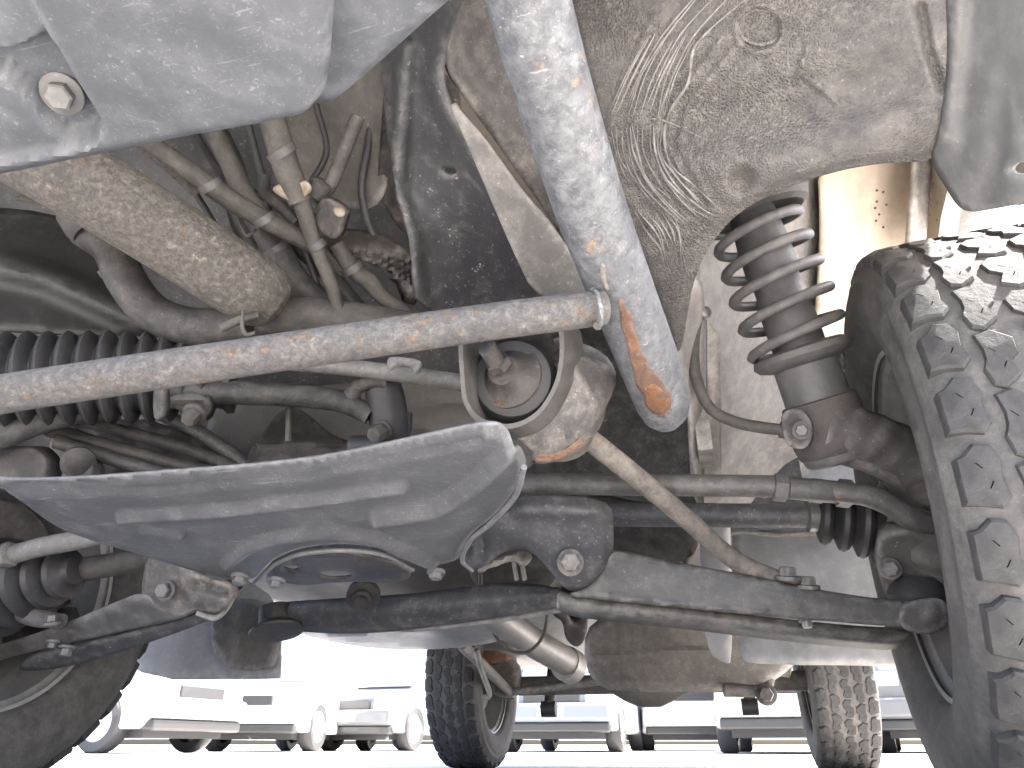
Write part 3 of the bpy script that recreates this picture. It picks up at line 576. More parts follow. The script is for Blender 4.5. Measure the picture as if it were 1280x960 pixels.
# brake hose
bh = hose('brake_hose', [(873, 372, 1.0, 6), (873, 392, 1.0, 6), (868, 430, .99, 6.5), (870, 470, .98, 7), (886, 508, .97, 7), (915, 526, .955, 7.2), (950, 534, .94, 7.5), (985, 538, .93, 7)], M['hosed'], car, n=14)
for yy in (388, 398): lathe('fitting', G(873, yy-4, 'd', 1.0), G(873, yy+4, 'd', 1.0), [(0, .007), (.001, .0085), (.006, .0085), (.007, .007)], M['zinc'], bh, n=12)
relief('clip', [(876, 383), (888, 383), (890, 396), (880, 398)], SD([(876, 383, .99), (890, 390, 1.0), (880, 398, .99)]), M['zinc'], bh, step=6, thick=.003)
lathe('fitting', G(975, 537, 'd', .935), G(1000, 540, 'd', .93), [(0, .007), (0, .011), (.02, .011), (.025, .008)], M['brown'], bh, n=12)

# ---- steering knuckle
kn = hose('knuckle', wob=.05, ctrl=[(1030, 538, .95, 36), (1070, 545, .94, 36), (1110, 562, .94, 36), (1150, 590, .95, 44), (1175, 640, .97, 60), (1170, 700, .97, 58), (1165, 745, .965, 40)], mt=M['brown'], parent=car, n=24)
for pts in ([(1036, 522, .935, 13), (1085, 532, .925, 13), (1130, 554, .925, 13), (1165, 585, .935, 13)], [(1046, 566, .935, 13), (1095, 582, .928, 13), (1145, 610, .935, 13)]):
    hose('casting_rib', pts, M['brown'], kn, n=12)
kn['label'] = 'rust brown steering knuckle'
relief('caliper_bracket', [(1095, 668), (1150, 660), (1190, 690), (1195, 750), (1150, 760), (1108, 755), (1098, 710)], SD([(1095, 668, .95), (1190, 690, .92), (1150, 760, .94)]), M['brown'], kn, step=8, thick=.03, bumps=[dents(14, .003, 4)])
bolt('bolt', 1113, 711, .935, 10, M['brown'], kn, washer=1.3)
lathe('ball_joint_boot', G(1150, 765, 'd', .93), G(1146, 715, 'd', .94), [(0, .03), (.006, .036), (.014, .034), (.02, .037), (.03, .033), (.044, .02)], M['rubber'], kn)

# ---- tie rod, right
tr = hose('tie_rod', [(560, 604, 1.03, 13), (640, 605, 1.01, 13.2), (800, 606, .97, 13.6), (962, 608, .935, 14), (1000, 611, .93, 12.5), (1056, 616, .915, 13), (1085, 620, .91, 14), (1110, 630, .905, 14), (1140, 648, .90, 15), (1170, 655, .9, 13)], M['arm'], car, n=20)
tr['label'] = 'grey steering tie rod on the right'
for xx, r0 in ((966, 17.5), (1012, 15.5), (1046, 18)):
    lathe('jam_nut', G(xx, 608+(xx-960)*.09, 'd', .932), G(xx+18, 610+(xx-960)*.09, 'd', .93), [(0, pm(r0-2, .93)), (.001, pm(r0, .93)), (.016, pm(r0, .93)), (.018, pm(r0-2, .93))], M['arm'], tr, n=6, ang=20)
lathe('sleeve', G(984, 610, 'd', .93), G(1044, 615, 'd', .92), [(0, .0125), (.002, .0142), (.056, .0142), (.06, .012)], M['arm'], tr)
# ---- drive shaft, right
ds = hose('drive_shaft', [(640, 640, 1.16, 15), (780, 643, 1.12, 15), (1010, 645, 1.06, 15)], M['black'], car, n=20, sub=4)
ds['label'] = 'dark right drive shaft'
prof = [(0, .018), (.006, .019)]; t = .008
for k in range(4):
    r = .033+k*.0062; prof += [(t, r-.008), (t+.006, r+.004), (t+.012, r+.006), (t+.018, r+.002), (t+.022, r-.006)]; t += .0245
prof += [(t+.004, .05), (t+.03, .051), (t+.034, .048), (t+.05, .052), (t+.09, .052)]
lathe('boot', G(1014, 645, 'd', 1.055), G(1100, 654, 'd', 1.03), prof, M['rubber'], ds, n=36)
lathe('boot_clamp', G(1009, 645, 'd', 1.05), G(1024, 645, 'd', 1.048), [(0, .019), (.0, .0225), (.013, .0225), (.013, .019)], M['zinc'], ds)
lathe('boot_clamp', G(1118, 657, 'd', 1.02), G(1128, 658, 'd', 1.018), [(0, .048), (.0, .0525), (.012, .0525), (.012, .048)], M['zinc'], ds)
relief('gear_housing', [(640, 625), (770, 630), (872, 655), (872, 700), (800, 712), (640, 720)], SD([(640, 625, 1.25), (870, 660, 1.2), (700, 715, 1.25)]), M['dark'], car, step=12, thick=.05, bumps=[ridge([(806, 655), (816, 690), (870, 700)], 8, .01, 1), dents(30, .005, 3)])

# ---- tension rod bush
bs_ = hose('tension_bracket', [(690, 470, .83, 30), (700, 500, .835, 58), (700, 530, .845, 52), (706, 556, .86, 34)], M['blackdust'], car, n=28)
shell = relief('bracket_shell', [(668, 566), (640, 545), (638, 520), (690, 455), (725, 440), (765, 458), (772, 480), (752, 520), (742, 552), (722, 566), (690, 580), (662, 580)],
       SD([(640, 540, .80), (760, 470, .83), (700, 575, .83)]), M['blackdust'], bs_, step=6, thick=.012,
       bumps=[lambda x, y: .032*np.sqrt(np.clip(1-((x-700)/72)**2-((y-512)/78)**2, 0, 1)), ridge([(712, 448), (740, 500), (720, 548)], 9, .006, 1), dents(20, .002, 7)])
relief('rust_lip', [(664, 577), (672, 568), (690, 569), (704, 562), (716, 563), (728, 549), (741, 545), (738, 556), (722, 567), (706, 572), (690, 580), (672, 581)], onto(shell, .0008), M['rustpatch'], bs_, step=4, thick=.001, rnd=1)
bs_['label'] = 'dusty dark bracket of the tension rod bush'
# oval sleeve in front
ov = [(572, 424), (575, 470), (578, 505), (596, 530), (636, 539), (672, 524), (694, 492), (704, 462), (706, 420), (700, 390), (640, 380), (580, 388)]
ov_in = [(578, 424), (581, 470), (584, 502), (600, 524), (634, 532), (664, 517), (683, 488), (690, 458), (690, 420), (684, 396), (640, 388), (586, 394)]
def band(name, outl, d0, shift, d1, th, mt, parent):
    """a closed oval band: front loop at distance d0, rear loop shifted in px at distance d1"""
    L = chaikin(outl, 2); c = L.mean(0); n = len(L); V, Fc = [], []
    for k, (dx, dy, d) in enumerate(((0, 0, d0), (shift[0]*.5, shift[1]*.5, (d0+d1)/2), (shift[0], shift[1], d1))):
        for sc in (1.0, 1-th):
            for p in L: q = c+(p-c)*sc; V.append(G(q[0]+dx, q[1]+dy, 'd', d+(p[0]-c[0])*.00012))
    for i in range(n):
        j = (i+1) % n
        for k in range(2):
            o0, i0, o1, i1 = 2*k*n, (2*k+1)*n, (2*k+2)*n, (2*k+3)*n
            Fc += [(o0+i, o0+j, o1+j, o1+i), (i0+j, i0+i, i1+i, i1+j)]
        Fc += [(j, i, n+i, n+j), (4*n+i, 4*n+j, 5*n+j, 5*n+i)]
    return mk(name, V, Fc, mt, parent, ang=50)
band('oval_sleeve', ov, .745, (24, 14), .80, .085, M['sleeve'], bs_)
relief('sleeve_back', chaikin(ov_in, 1).tolist(), SD([(580, 420, .80), (700, 420, .82), (640, 530, .81)]), M['hose'], bs_, step=8, thick=.004)
ux = G(628, 462, 'd', .755); uy = G(646, 480, 'd', .80)
lathe('bush_rubber', G(640, 472, 'd', .765), uy, [(0, .02), (.004, .04), (.014, .046), (.03, .046), (.04, .04)], M['rubber'], bs_)
lathe('cup_washer', ux, uy, [(0, .012), (.001, .016), (.008, .02), (.016, .03), (.0175, .0355), (.0205, .0365), (.023, .034)], M['dark'], bs_)
stp = [(-.006, .007), (-.005, .0085)]
for k in range(9): stp += [(-.005+k*.0024+.0012, .0096), (-.005+k*.0024+.0024, .0084)]
lathe('threaded_stud', G(611, 438, 'd', .735), ux, stp+[(.028, .0085)], M['dark'], bs_, n=20)
lathe('nut', G(620, 450, 'd', .746), ux, [(0, .0115), (.001, .0135), (.009, .0135), (.010, .0115)], M['dark'], bs_, n=6, ang=20)
# ---- tension rod
td = hose('tension_rod', [(715, 532, .83, 13.5), (745, 556, .85, 14), (800, 600, .89, 13.5), (860, 650, .93, 12.5), (895, 682, .955, 12), (925, 704, .965, 12), (960, 719, .965, 11), (1016, 736, .955, 10)], M['rod'], car, n=20)
td['label'] = 'tan dusty tension rod'
bolt('bolt', 985, 722, .945, 11, M['arm'], td, axis=(.1, -.25, 1), hgt=1)
bolt('bolt', 1010, 733, .94, 10, M['arm'], td, axis=(.1, -.25, 1), hgt=1)

# ---- skid plate
sk_out = [(-60, 598), (0, 610), (60, 611), (200, 600), (330, 590), (430, 575), (520, 556), (580, 543), (618, 538), (636, 546), (658, 578), (656, 596), (644, 622), (618, 652), (590, 672), (578, 690), (574, 706), (540, 714), (520, 712), (480, 692), (430, 686), (380, 690), (345, 702), (330, 718), (312, 732), (270, 728), (180, 704), (100, 682), (60, 664), (20, 632), (-20, 612)]
skz = SZ(lambda x, y: .325-.03*ss((y-600)/130))
ridges = [ridge([(150, 646), (280, 636), (400, 621), (505, 606)], 8, .0095, 1), ridge([(180, 663), (226, 668)], 7, .006, 1),
          ridge([(470, 646), (545, 634), (590, 606), (640, 560)], 14, .012, 1), ridge([(284, 702), (310, 682), (350, 669), (410, 664), (470, 672), (540, 702)], 10, .009, 1),
          ridge([(0, 618), (200, 612), (400, 590), (600, 550)], 9, -.004, 1), dents(90, .0015, 31)]
sk = relief('skid_plate', sk_out, skz, M['skid'], car, step=3.1, thick=.003, bumps=ridges, lip=(9, .008), bdir=(0, 0, -1))
sk['label'] = 'dark blue grey skid plate with pressed ribs'
# rolled lip round its cut-out and the right end
tube('rolled_lip', [G(a, b, 'Z', .296) for a, b in [(318, 729), (332, 716), (348, 703), (380, 692), (430, 688), (480, 694), (516, 712)]], .003, M['skid'], sk, n=10)
tube('rolled_lip', [G(a, b, 'Z', z) for a, b, z in [(655, 584, .315), (644, 620, .312), (612, 655, .306), (588, 676, .3), (578, 700, .296), (590, 713, .295)]], .003, M['skid'], sk, n=10)
for a, b in ((345, 727), (300, 722), (545, 716)):
    bolt('bolt', a, b, float((G(a, b, 'Z', .29)-CAM)@FW), 8, M['skid'], sk, axis=(0, -.2, -1))
# parts seen through the cut-out
gb = lathe('gearbox_case', (-.40, .55, .45), (-.40, 1.1, .45), [(0, .02), (.005, .08), (.02, .105), (.1, .11), (.35, .10), (.6, .08), (.62, .05)], M['dark'], car)
relief('shield_plate', [(322, 716), (340, 700), (400, 690), (470, 696), (520, 716), (500, 730), (430, 726), (370, 734)], SZ(.315), M['dark'], sk, step=7, thick=.004,
       holes=[[(352, 708), (366, 704), (378, 712), (362, 715)], [(396, 714), (430, 712), (446, 722), (404, 724)]], bumps=[dents(18, .003, 2)])
lathe('drain_plug', G(455, 742, 'Y', .32), G(452, 752, 'Y', .30), [(0, .03), (.012, .03), (.014, .018), (.024, .018), (.026, .012), (.034, .012)], M['dark'], car)

# ---- right pivot bracket and arm
brk = relief('pivot_bracket', [(578, 702), (576, 676), (592, 650), (640, 626), (660, 618), (764, 622), (768, 660), (766, 712), (752, 734), (728, 742), (704, 736), (690, 716), (668, 692), (650, 686), (628, 690), (606, 708), (588, 714)],
             SD([(580, 700, .99), (765, 640, .955), (720, 735, .98)]), M['black'], car, step=6, thick=.012, lip=(14, .016),
             bumps=[ridge([(700, 728), (730, 735), (752, 728)], 8, .006, 1), ridge([(640, 640), (756, 640)], 10, .005, 1), ridge([(596, 650), (606, 680), (604, 700)], 6, -.005, 1), dents(40, .004, 13)])
brk['label'] = 'black pressed pivot bracket right of the skid plate'
bolt('bolt', 713, 703, .957, 12.5, M['blackdust'], brk, washer=1.35, hgt=.7)
relief('inner_fold', [(592, 712), (612, 696), (650, 682), (668, 690), (656, 706), (640, 700), (610, 712)], SD([(592, 712, 1.03), (650, 682, 1.06), (640, 700, 1.04)]), M['blackdust'], brk, step=6, thick=.008, bumps=[ridge([(610, 706), (650, 690)], 8, .008, 1)])
ar = relief('lower_arm', [(755, 690), (772, 686), (830, 700), (900, 712), (960, 724), (1040, 740), (1110, 750), (1170, 748), (1186, 764), (1180, 782), (1120, 784), (1040, 777), (950, 770), (850, 760), (740, 750), (706, 742), (730, 738), (755, 715)],
            SD([(760, 690, .985), (1180, 765, .905), (740, 748, .965)]), M['arm'], car, step=6, thick=.02, lip=(5, .004), bumps=[ridge([(760, 738), (950, 760), (1120, 774)], 7, -.003, 1), dents(50, .0015, 18)])
ar['label'] = 'worn grey right lower arm'
relief('lower_flange', [(692, 738), (740, 748), (850, 759), (950, 770), (1060, 782), (1140, 785), (1136, 798), (1080, 795), (960, 783), (840, 768), (740, 759), (704, 752)], SD([(700, 740, 1.0), (1140, 790, .95), (900, 770, .97)]), M['arm'], ar, step=6, thick=.03)
bolt('bolt', 1008, 776, .94, 7, M['zinc'], ar, axis=(0, -.1, -1), hgt=1)
relief('arm_boss', [(1130, 752), (1180, 744), (1190, 775), (1172, 792), (1134, 792), (1122, 775)], SD([(1130, 752, .90), (1190, 760, .88), (1150, 792, .895)]), M['brown'], ar, step=6, thick=.03, bumps=[spot((1160, 768), 30, .01, 1)])

# ---- transverse beam
bm_ = relief('rear_crossmember', [(322, 766), (338, 753), (420, 748), (520, 742), (600, 730), (660, 728), (704, 736), (716, 750), (690, 762), (640, 771), (560, 782), (470, 792), (400, 792), (350, 786), (326, 778)],
             SD([(330, 770, 1.45), (710, 745, 1.28), (500, 790, 1.36)]), M['black'], car, step=8, thick=.04, lip=(10, .01), bumps=[ridge([(340, 766), (520, 760), (690, 744)], 22, .015, 1), ridge([(400, 786), (560, 776), (680, 758)], 5, .006, 1)])
bm_['label'] = 'black transverse crossmember behind the skid plate'
lathe('mount_washer', G(346, 792, 'd', 1.42), G(346, 760, 'd', 1.45), [(0, .012), (.002, .05), (.006, .052), (.009, .046), (.02, .034), (.05, .034)], M['dark'], bm_)
relief('beam_edge', [(470, 792), (640, 771), (716, 754), (740, 757), (660, 772), (560, 786)], SD([(470, 792, 1.35), (740, 757, 1.25), (560, 786, 1.31)]), M['flange'], bm_, step=8, thick=.004)

# ---- left pivot bracket, arm, shaft, tie rod
bl = relief('pivot_bracket', [(184, 690), (232, 696), (246, 715), (290, 732), (292, 752), (270, 770), (248, 762), (222, 772), (194, 768), (180, 752), (176, 735)],
            SD([(184, 700, 1.06), (240, 700, 1.03), (210, 770, 1.05)]), M['blackdust'], car, step=5, thick=.012, lip=(9, .010), bumps=[spot((206, 738), 22, .006, .5), ridge([(240, 730), (284, 740)], 10, -.012, 1)])
bl['label'] = 'pivot bracket left of the skid plate'
bolt('bolt', 207, 738, 1.03, 10, M['dullbolt'], bl, washer=1.3, axis=(.1, -1, -.2))
al = relief('lower_arm', [(-120, 850), (-60, 822), (0, 806), (80, 780), (150, 750), (182, 738), (206, 762), (250, 758), (236, 772), (160, 788), (80, 806), (0, 824), (-60, 850), (-120, 876)],
            SD([(0, 810, 1.20), (182, 745, 1.06), (220, 770, 1.05)]), M['arm'], car, step=6, thick=.02, lip=(5, .004), bumps=[ridge([(-60, 836), (80, 796), (190, 766)], 6, -.003, 1)])
al['label'] = 'worn grey left lower arm'
relief('lower_flange', [(30, 824), (120, 802), (240, 772), (292, 746), (288, 760), (262, 776), (180, 806), (80, 836), (20, 840)], SD([(30, 830, 1.2), (280, 760, 1.06), (120, 810, 1.15)]), M['black'], al, step=6, thick=.03)
tube('rim_lip', [G(a, b, 'd', 1.04) for a, b in ((246, 766), (270, 772), (286, 756), (292, 736))], .004, M['flange'], bl, n=8)
bolt('bolt', 84, 810, 1.12, 7, M['dullbolt'], al, axis=(0, -.1, -1), hgt=1.2)
bolt('bolt', 67, 803, 1.12, 6, M['dullbolt'], al, axis=(0, -.1, -1), hgt=1)
dl = hose('drive_shaft', [(230, 688, 1.12, 14), (150, 704, 1.14, 14.5), (80, 716, 1.16, 15)], M['hosed'], car, n=20, sub=4)
dl['label'] = 'dusty left drive shaft'
prof = [(0, .02), (.008, .022)]; t = .01
for k in range(5):
    r = .033+k*.009; prof += [(t, r-.010), (t+.007, r+.005), (t+.014, r+.008), (t+.021, r+.003), (t+.026, r-.008)]; t += .029
prof += [(t, .075), (t+.06, .08), (t+.1, .08)]
lathe('boot', G(96, 713, 'd', 1.13), G(30, 727, 'd', 1.15), prof, M['rubber'], dl, n=40)
tl = hose('tie_rod', [(150, 660, 1.0, 12), (110, 672, 1.03, 12.5), (50, 684, 1.07, 12), (20, 692, 1.09, 12), (-60, 712, 1.15, 12)], M['flange'], car, n=18)
tl['label'] = 'pale steering tie rod on the left'
lathe('jam_nut', G(16, 692, 'd', 1.085), G(2, 696, 'd', 1.095), [(0, .014), (.001, .018), (.018, .018), (.019, .014)], M['flange'], tl, n=6, ang=20)
kl = hose('knuckle', [(-60, 690, 1.2, 24), (-20, 722, 1.18, 15), (10, 752, 1.15, 13), (40, 770, 1.13, 12), (78, 777, 1.12, 9)], M['brown'], car, n=16)
relief('hub_carrier', [(-80, 690), (10, 720), (60, 760), (76, 790), (40, 800), (-80, 820)], SD([(-80, 700, 1.28), (70, 790, 1.26), (0, 810, 1.27)]), M['dark'], kl, step=10, thick=.06, bumps=[dents(14, .006, 3)])
bolt('bolt', 66, 778, 1.1, 8, M['dullbolt'], kl, axis=(0, -.3, 1), hgt=1)
lathe('ball_joint_boot', G(82, 800, 'd', 1.21), G(84, 760, 'd', 1.23), [(0, .02), (.01, .026), (.03, .022), (.05, .014)], M['rubber'], kl)

# ---- engine bay: crossmember tube, hoses, bellows, castings
eb = relief('engine_bay_backdrop', [(-260, 120), (420, 60), (470, -60), (560, -60), (600, 420), (640, 640), (-260, 640)],
            SD([(-200, 200, 1.15), (550, 100, 1.15), (200, 600, 1.28)]), M['black'], car, step=16, thick=.006, bumps=[dents(60, .012, 17)])  # added dark backdrop, stands in for the unlit depth of the engine bay
relief('inner_wing', [(340, 120), (400, 60), (500, 20), (492, 120), (488, 190), (480, 260), (430, 262), (380, 250), (340, 180)], SD([(400, 150, .95), (486, 80, .9), (430, 230, .97)]), M['tank'], eb, step=7, thick=.005, bumps=[dents(30, .004, 4)])
relief('rail_edge', [(484, 70), (500, 40), (512, 120), (505, 240), (520, 300), (500, 290), (470, 240), (476, 160)], SD([(484, 70, .89), (512, 120, .9), (500, 290, .97)]), M['dark'], eb, step=7, thick=.006, bumps=[ridge([(494, 60), (488, 180), (500, 280)], 8, .008, 1)])
xt = hose('crossmember_tube', [(-40, 148, .76, 50), (110, 232, .80, 49), (220, 300, .84, 47), (300, 352, .87, 45), (330, 371, .885, 42), (345, 381, .892, 33), (352, 386, .895, 16)], M['tan'], car, n=36)
xt['label'] = 'thick tube caked in tan dust'
hose('hook', [(322, 394, .85, 5), (300, 400, .84, 5.5), (276, 410, .835, 6)], M['hosed'], xt, n=12)
hose('clip_wire', [(304, 388, .84, 2.6), (303, 408, .835, 2.6), (308, 418, .835, 2.6), (318, 416, .84, 2.6)], M['hosed'], xt, n=8)
rail2 = hose('radiator_support', [(330, 392, .93, 26), (400, 396, .93, 24), (470, 404, .94, 22), (540, 415, .95, 20)], M['hosed'], car, n=22)
hose('radiator_hose', [(92, 268, .98, 14), (108, 286, .98, 24), (140, 310, .97, 24), (158, 350, .95, 24), (190, 390, .94, 24), (240, 408, .93, 24), (310, 405, .93, 24)], M['hose'], car, n=22)
lathe('hose_end', G(96, 258, 'd', .97), G(124, 300, 'd', .97), [(0, .02), (.006, .03), (.03, .031), (.04, .026)], M['hose'], car)
relief('splash_shield', [(10, 246), (60, 240), (104, 252), (86, 262), (30, 252)], SD([(10, 246, .8), (104, 252, .84), (60, 262, .82)]), M['hosed'], car, step=7, thick=.004)
sp = relief('splash_panel', [(-200, 250), (95, 262), (130, 320), (165, 392), (210, 420), (120, 420), (-200, 400)], SD([(-100, 260, 1.0), (90, 300, 1.08), (100, 400, 1.02)]), M['rubber'], car, step=10, thick=.004, bumps=[ridge([(0, 330), (60, 345), (180, 400)], 30, .03, 1), dents(60, .006, 7)])
sp['label'] = 'smooth black splash panel'
# bellows
prof = []
for k in range(15):
    t = k*.0225; r = .058; prof += [(t, r-.014), (t+.006, r-.002), (t+.011, r+.002), (t+.016, r-.002), (t+.0212, r-.014)]
prof += [(.345, .046), (.35, .052), (.358, .052), (.36, .046)]
lathe('bellows_boot', G(-110, 478, 'd', .88), G(205, 470, 'd', .955), prof, M['rubber'], car, n=40, label='black corrugated bellows boot')
relief('clamp_band', [(192, 478), (204, 478), (205, 522), (196, 526), (191, 520)], SD([(192, 478, .88), (205, 500, .88), (196, 526, .89)]), M['hose'], car, step=5, thick=.01)
# stabiliser and its link
sb = hose('stabilizer_bar', [(200, 490, .92, 16), (260, 490, .93, 15), (330, 492, .95, 15), (400, 497, .96, 14.5), (436, 505, .965, 14), (462, 520, .965, 12)], M['hose'], car, n=18)
lathe('link_bush', G(478, 478, 'd', .98), G(492, 556, 'd', .97), [(0, .018), (.004, .024), (.02, .026), (.055, .026), (.07, .024), (.08, .016)], M['rubber'], sb)
hose('link_eye', [(436, 500, .965, 12), (446, 484, .965, 10), (466, 476, .96, 10), (484, 478, .96, 9)], M['hose'], sb, n=14)
bolt('bolt', 478, 538, .93, 11, M['hosed'], sb, axis=(-.15, -.8, -.6), hgt=1.8, washer=1.2)
relief('clamp_foot', [(208, 494), (250, 490), (264, 505), (256, 528), (236, 530), (228, 512), (206, 510)], SD([(208, 494, .89), (260, 505, .895), (236, 530, .9)]), M['hosed'], sb, step=5, thick=.015, bumps=[ridge([(220, 500), (256, 500)], 6, .006, 1)])
bolt('bolt', 243, 517, .875, 10, M['hosed'], sb, hgt=1.5, axis=(0, -.6, -.8))
# oil pan and engine mount
op = relief('oil_pan', [(250, 520), (300, 498), (420, 478), (600, 470), (680, 500), (680, 600), (420, 610), (280, 600)], SD([(260, 520, 1.15), (600, 480, 1.2), (420, 600, 1.12), (680, 590, 1.15)]), M['alu'], car, step=9, thick=.01,
            bumps=[ridge([(520, 510), (600, 500)], 7, -.008, 1), ridge([(510, 545), (600, 538)], 8, -.01, 1), dents(70, .008, 23)])
op['label'] = 'pale grey engine oil pan'
em = relief('engine_mount', [(312, 560), (330, 540), (346, 516), (366, 506), (386, 518), (420, 548), (450, 552), (500, 560), (500, 600), (300, 606)], SD([(312, 560, 1.03), (500, 560, 1.02), (400, 600, 1.0)]), M['dark'], car, step=6, thick=.04, bumps=[spot((350, 565), 36, .012, 1), ridge([(312, 556), (370, 552), (440, 556)], 7, .008, 1)])
tube('stay', [G(361, 510, 'd', .985), G(360, 552, 'd', .975)], .004, M['dark'], em, n=8)
hose('curved_arm', [(440, 560, .98, 16), (474, 556, .975, 15), (500, 540, .975, 13), (505, 515, .98, 11)], M['rubber'], em, n=14)
# lower rails of the radiator core and rack
for i, (pts, mm) in enumerate([([(60, 536, .97, 10), (150, 562, .98, 9), (300, 600, 1.0, 9)], 'dark'), ([(70, 552, .95, 9), (180, 585, .96, 9), (290, 612, .97, 9)], 'dark'), ([(110, 528, 1.0, 8), (230, 560, 1.02, 8), (330, 600, 1.02, 8)], 'hose'), ([(150, 500, 1.02, 8), (240, 535, 1.03, 9), (320, 590, 1.03, 9)], 'black')]):
    hose('core_rail', pts, M[mm], car, n=12)
relief('rack_bracket', [(-20, 560), (30, 556), (56, 566), (58, 590), (52, 612), (-20, 612)], SD([(-20, 560, .93), (56, 570, .93), (30, 612, .92)]), M['dark'], car, step=7, thick=.03, bumps=[dents(14, .003, 5)])
relief('rack_bracket', [(76, 574), (100, 570), (118, 576), (112, 612), (82, 612)], SD([(76, 574, .93), (118, 576, .93), (100, 612, .92)]), M['dark'], car, step=7, thick=.03)
lathe('rack_plug', G(98, 580, 'd', .92), G(98, 572, 'd', .95), [(0, .012), (.004, .02), (.012, .02)], M['dark'], car)
hose('rack_tube', [(-60, 560, .9, 18), (0, 545, .9, 17), (70, 522, .92, 15), (150, 512, .95, 13)], M['hose'], car, n=16)
relief('radiator_core', [(100, 520), (230, 530), (330, 590), (330, 612), (60, 612), (60, 540)], SD([(100, 520, 1.06), (330, 590, 1.08), (60, 612, 1.04)]), M['dark'], car, step=9, thick=.02, bumps=[dents(12, .004, 8)])
# hoses and harness in the upper gap
hz = [('air_hose', [(330, 110, .84, 17), (352, 190, .86, 17), (362, 220, .87, 17), (376, 252, .88, 15)], 'hosed'),
      ('harness', [(376, 250, .88, 11), (392, 300, .90, 10), (412, 350, .91, 9), (424, 388, .92, 8)], 'hosed'),
      ('dusty_hose', [(120, 130, .86, 12), (215, 198, .86, 12), (262, 232, .88, 13), (308, 262, .9, 13), (350, 285, .91, 12), (395, 310, .93, 10), (430, 338, .95, 9)], 'hosed'),
      ('dusty_hose', [(230, 90, .9, 12), (270, 170, .9, 12), (290, 210, .91, 13), (304, 240, .92, 13), (330, 275, .93, 12)], 'hosed'),
      ('harness', [(150, 150, .93, 10), (210, 205, .93, 10), (232, 222, .94, 11), (250, 240, .95, 11)], 'tan'),
      ('radiator_hose', [(320, 270, .97, 16), (345, 310, .97, 18), (370, 352, .97, 18), (410, 385, .98, 17)], 'hose'),
      ('harness', [(330, 220, .95, 8), (332, 240, .95, 8), (350, 258, .94, 7), (372, 280, .93, 7)], 'hose'),
      ('harness', [(420, 305, .93, 10), (440, 335, .94, 11), (462, 352, .95, 11), (480, 372, .96, 10), (520, 400, .98, 10)], 'hosed'),
      ('sensor_lead', [(448, 145, .88, 9), (430, 190, .89, 9), (412, 232, .9, 9), (396, 250, .91, 8)], 'hose')]
hz += [('cable', [(180, 150, .99, 4), (250, 250, 1.0, 4), (300, 330, 1.0, 4), (380, 400, 1.0, 4)], 'rubber'),
       ('cable', [(300, 120, .93, 5), (322, 200, .95, 5), (336, 262, .97, 5), (330, 330, .99, 5), (380, 380, 1.0, 5)], 'rubber'),
       ('cable', [(240, 160, .96, 4), (282, 222, .965, 4.5), (330, 246, .97, 4.5), (392, 270, .97, 4), (450, 300, .98, 4), (510, 350, .99, 4)], 'hose'),
       ('cable', [(395, 130, .93, 4), (408, 190, .94, 4), (384, 240, .94, 4), (380, 300, .96, 4), (402, 372, .98, 4)], 'rubber'),
       ('cable', [(470, 90, .93, 5), (462, 170, .94, 5), (452, 240, .95, 5), (470, 300, .97, 5), (512, 350, .98, 5)], 'rubber'),
       ('heater_hose', [(250, 130, 1.0, 16), (290, 210, 1.02, 16), (305, 280, 1.03, 16), (350, 360, 1.03, 16)], 'rubber'),
       ('heater_hose', [(360, 300, 1.0, 11), (398, 330, 1.0, 11), (440, 376, 1.01, 11), (470, 420, 1.01, 11)], 'rubber')]
for a_, b_, d_, r_ in ((352, 190, .86, 18.5), (262, 232, .88, 14.5), (330, 274, .905, 14), (396, 306, .9, 11), (345, 310, .97, 19.5), (150, 330, .965, 26), (440, 335, .94, 12.5)):
    lathe('hose_clamp', G(a_, b_, 'd', d_), G(a_+6, b_+9, 'd', d_+.004), [(-.004, pm(r_, d_)), (-.004, pm(r_*1.06, d_)), (.005, pm(r_*1.06, d_)), (.005, pm(r_, d_))], M['dullbolt'], car, n=24)
for nm, pts, mm in hz: hose(nm, pts, M[mm], car, n=16)
relief('hose_clip', [(338, 236), (352, 228), (366, 240), (380, 222), (392, 236), (382, 246), (370, 254), (350, 246)], SD([(338, 236, .865), (392, 236, .865), (366, 254, .87)]), M['gold'], car, step=5, thick=.003)
relief('hose_bracket', [(398, 250), (410, 246), (432, 262), (430, 272), (422, 300), (408, 296), (394, 280)], SD([(398, 250, .88), (432, 264, .87), (410, 296, .89)]), M['dark'], car, step=5, thick=.012)
relief('bracket_tip', [(414, 258), (430, 258), (432, 270), (420, 272)], SD([(414, 258, .872), (430, 258, .868), (420, 272, .87)]), M['gold'], car, step=5, thick=.003)
lathe('hose_joint', G(404, 226, 'd', .89), G(392, 250, 'd', .9), [(0, .009), (.002, .013), (.02, .014), (.024, .01)], M['hose'], car)
cd = relief('corrugated_duct', [(392, 296), (440, 282), (500, 300), (530, 340), (528, 368), (470, 330), (420, 320)], SD([(392, 296, .95), (530, 340, .98), (450, 325, .96)]), M['dark'], car, step=5, thick=.03, bumps=[lambda x, y: .018*np.sin(np.clip((y-285+.0*x)/60, 0, 1)*3.14), lambda x, y: .003*np.sin(x*.9)*np.where(y > 300+.2*(x-400), 1, 0), dents(10, .003, 6)])
tube('square_clip', [G(a, b, 'd', .94) for a, b in ((318, 272), (300, 268), (298, 272), (306, 292), (312, 294), (322, 284))], .0022, M['hosed'], car, n=8, sub=4)
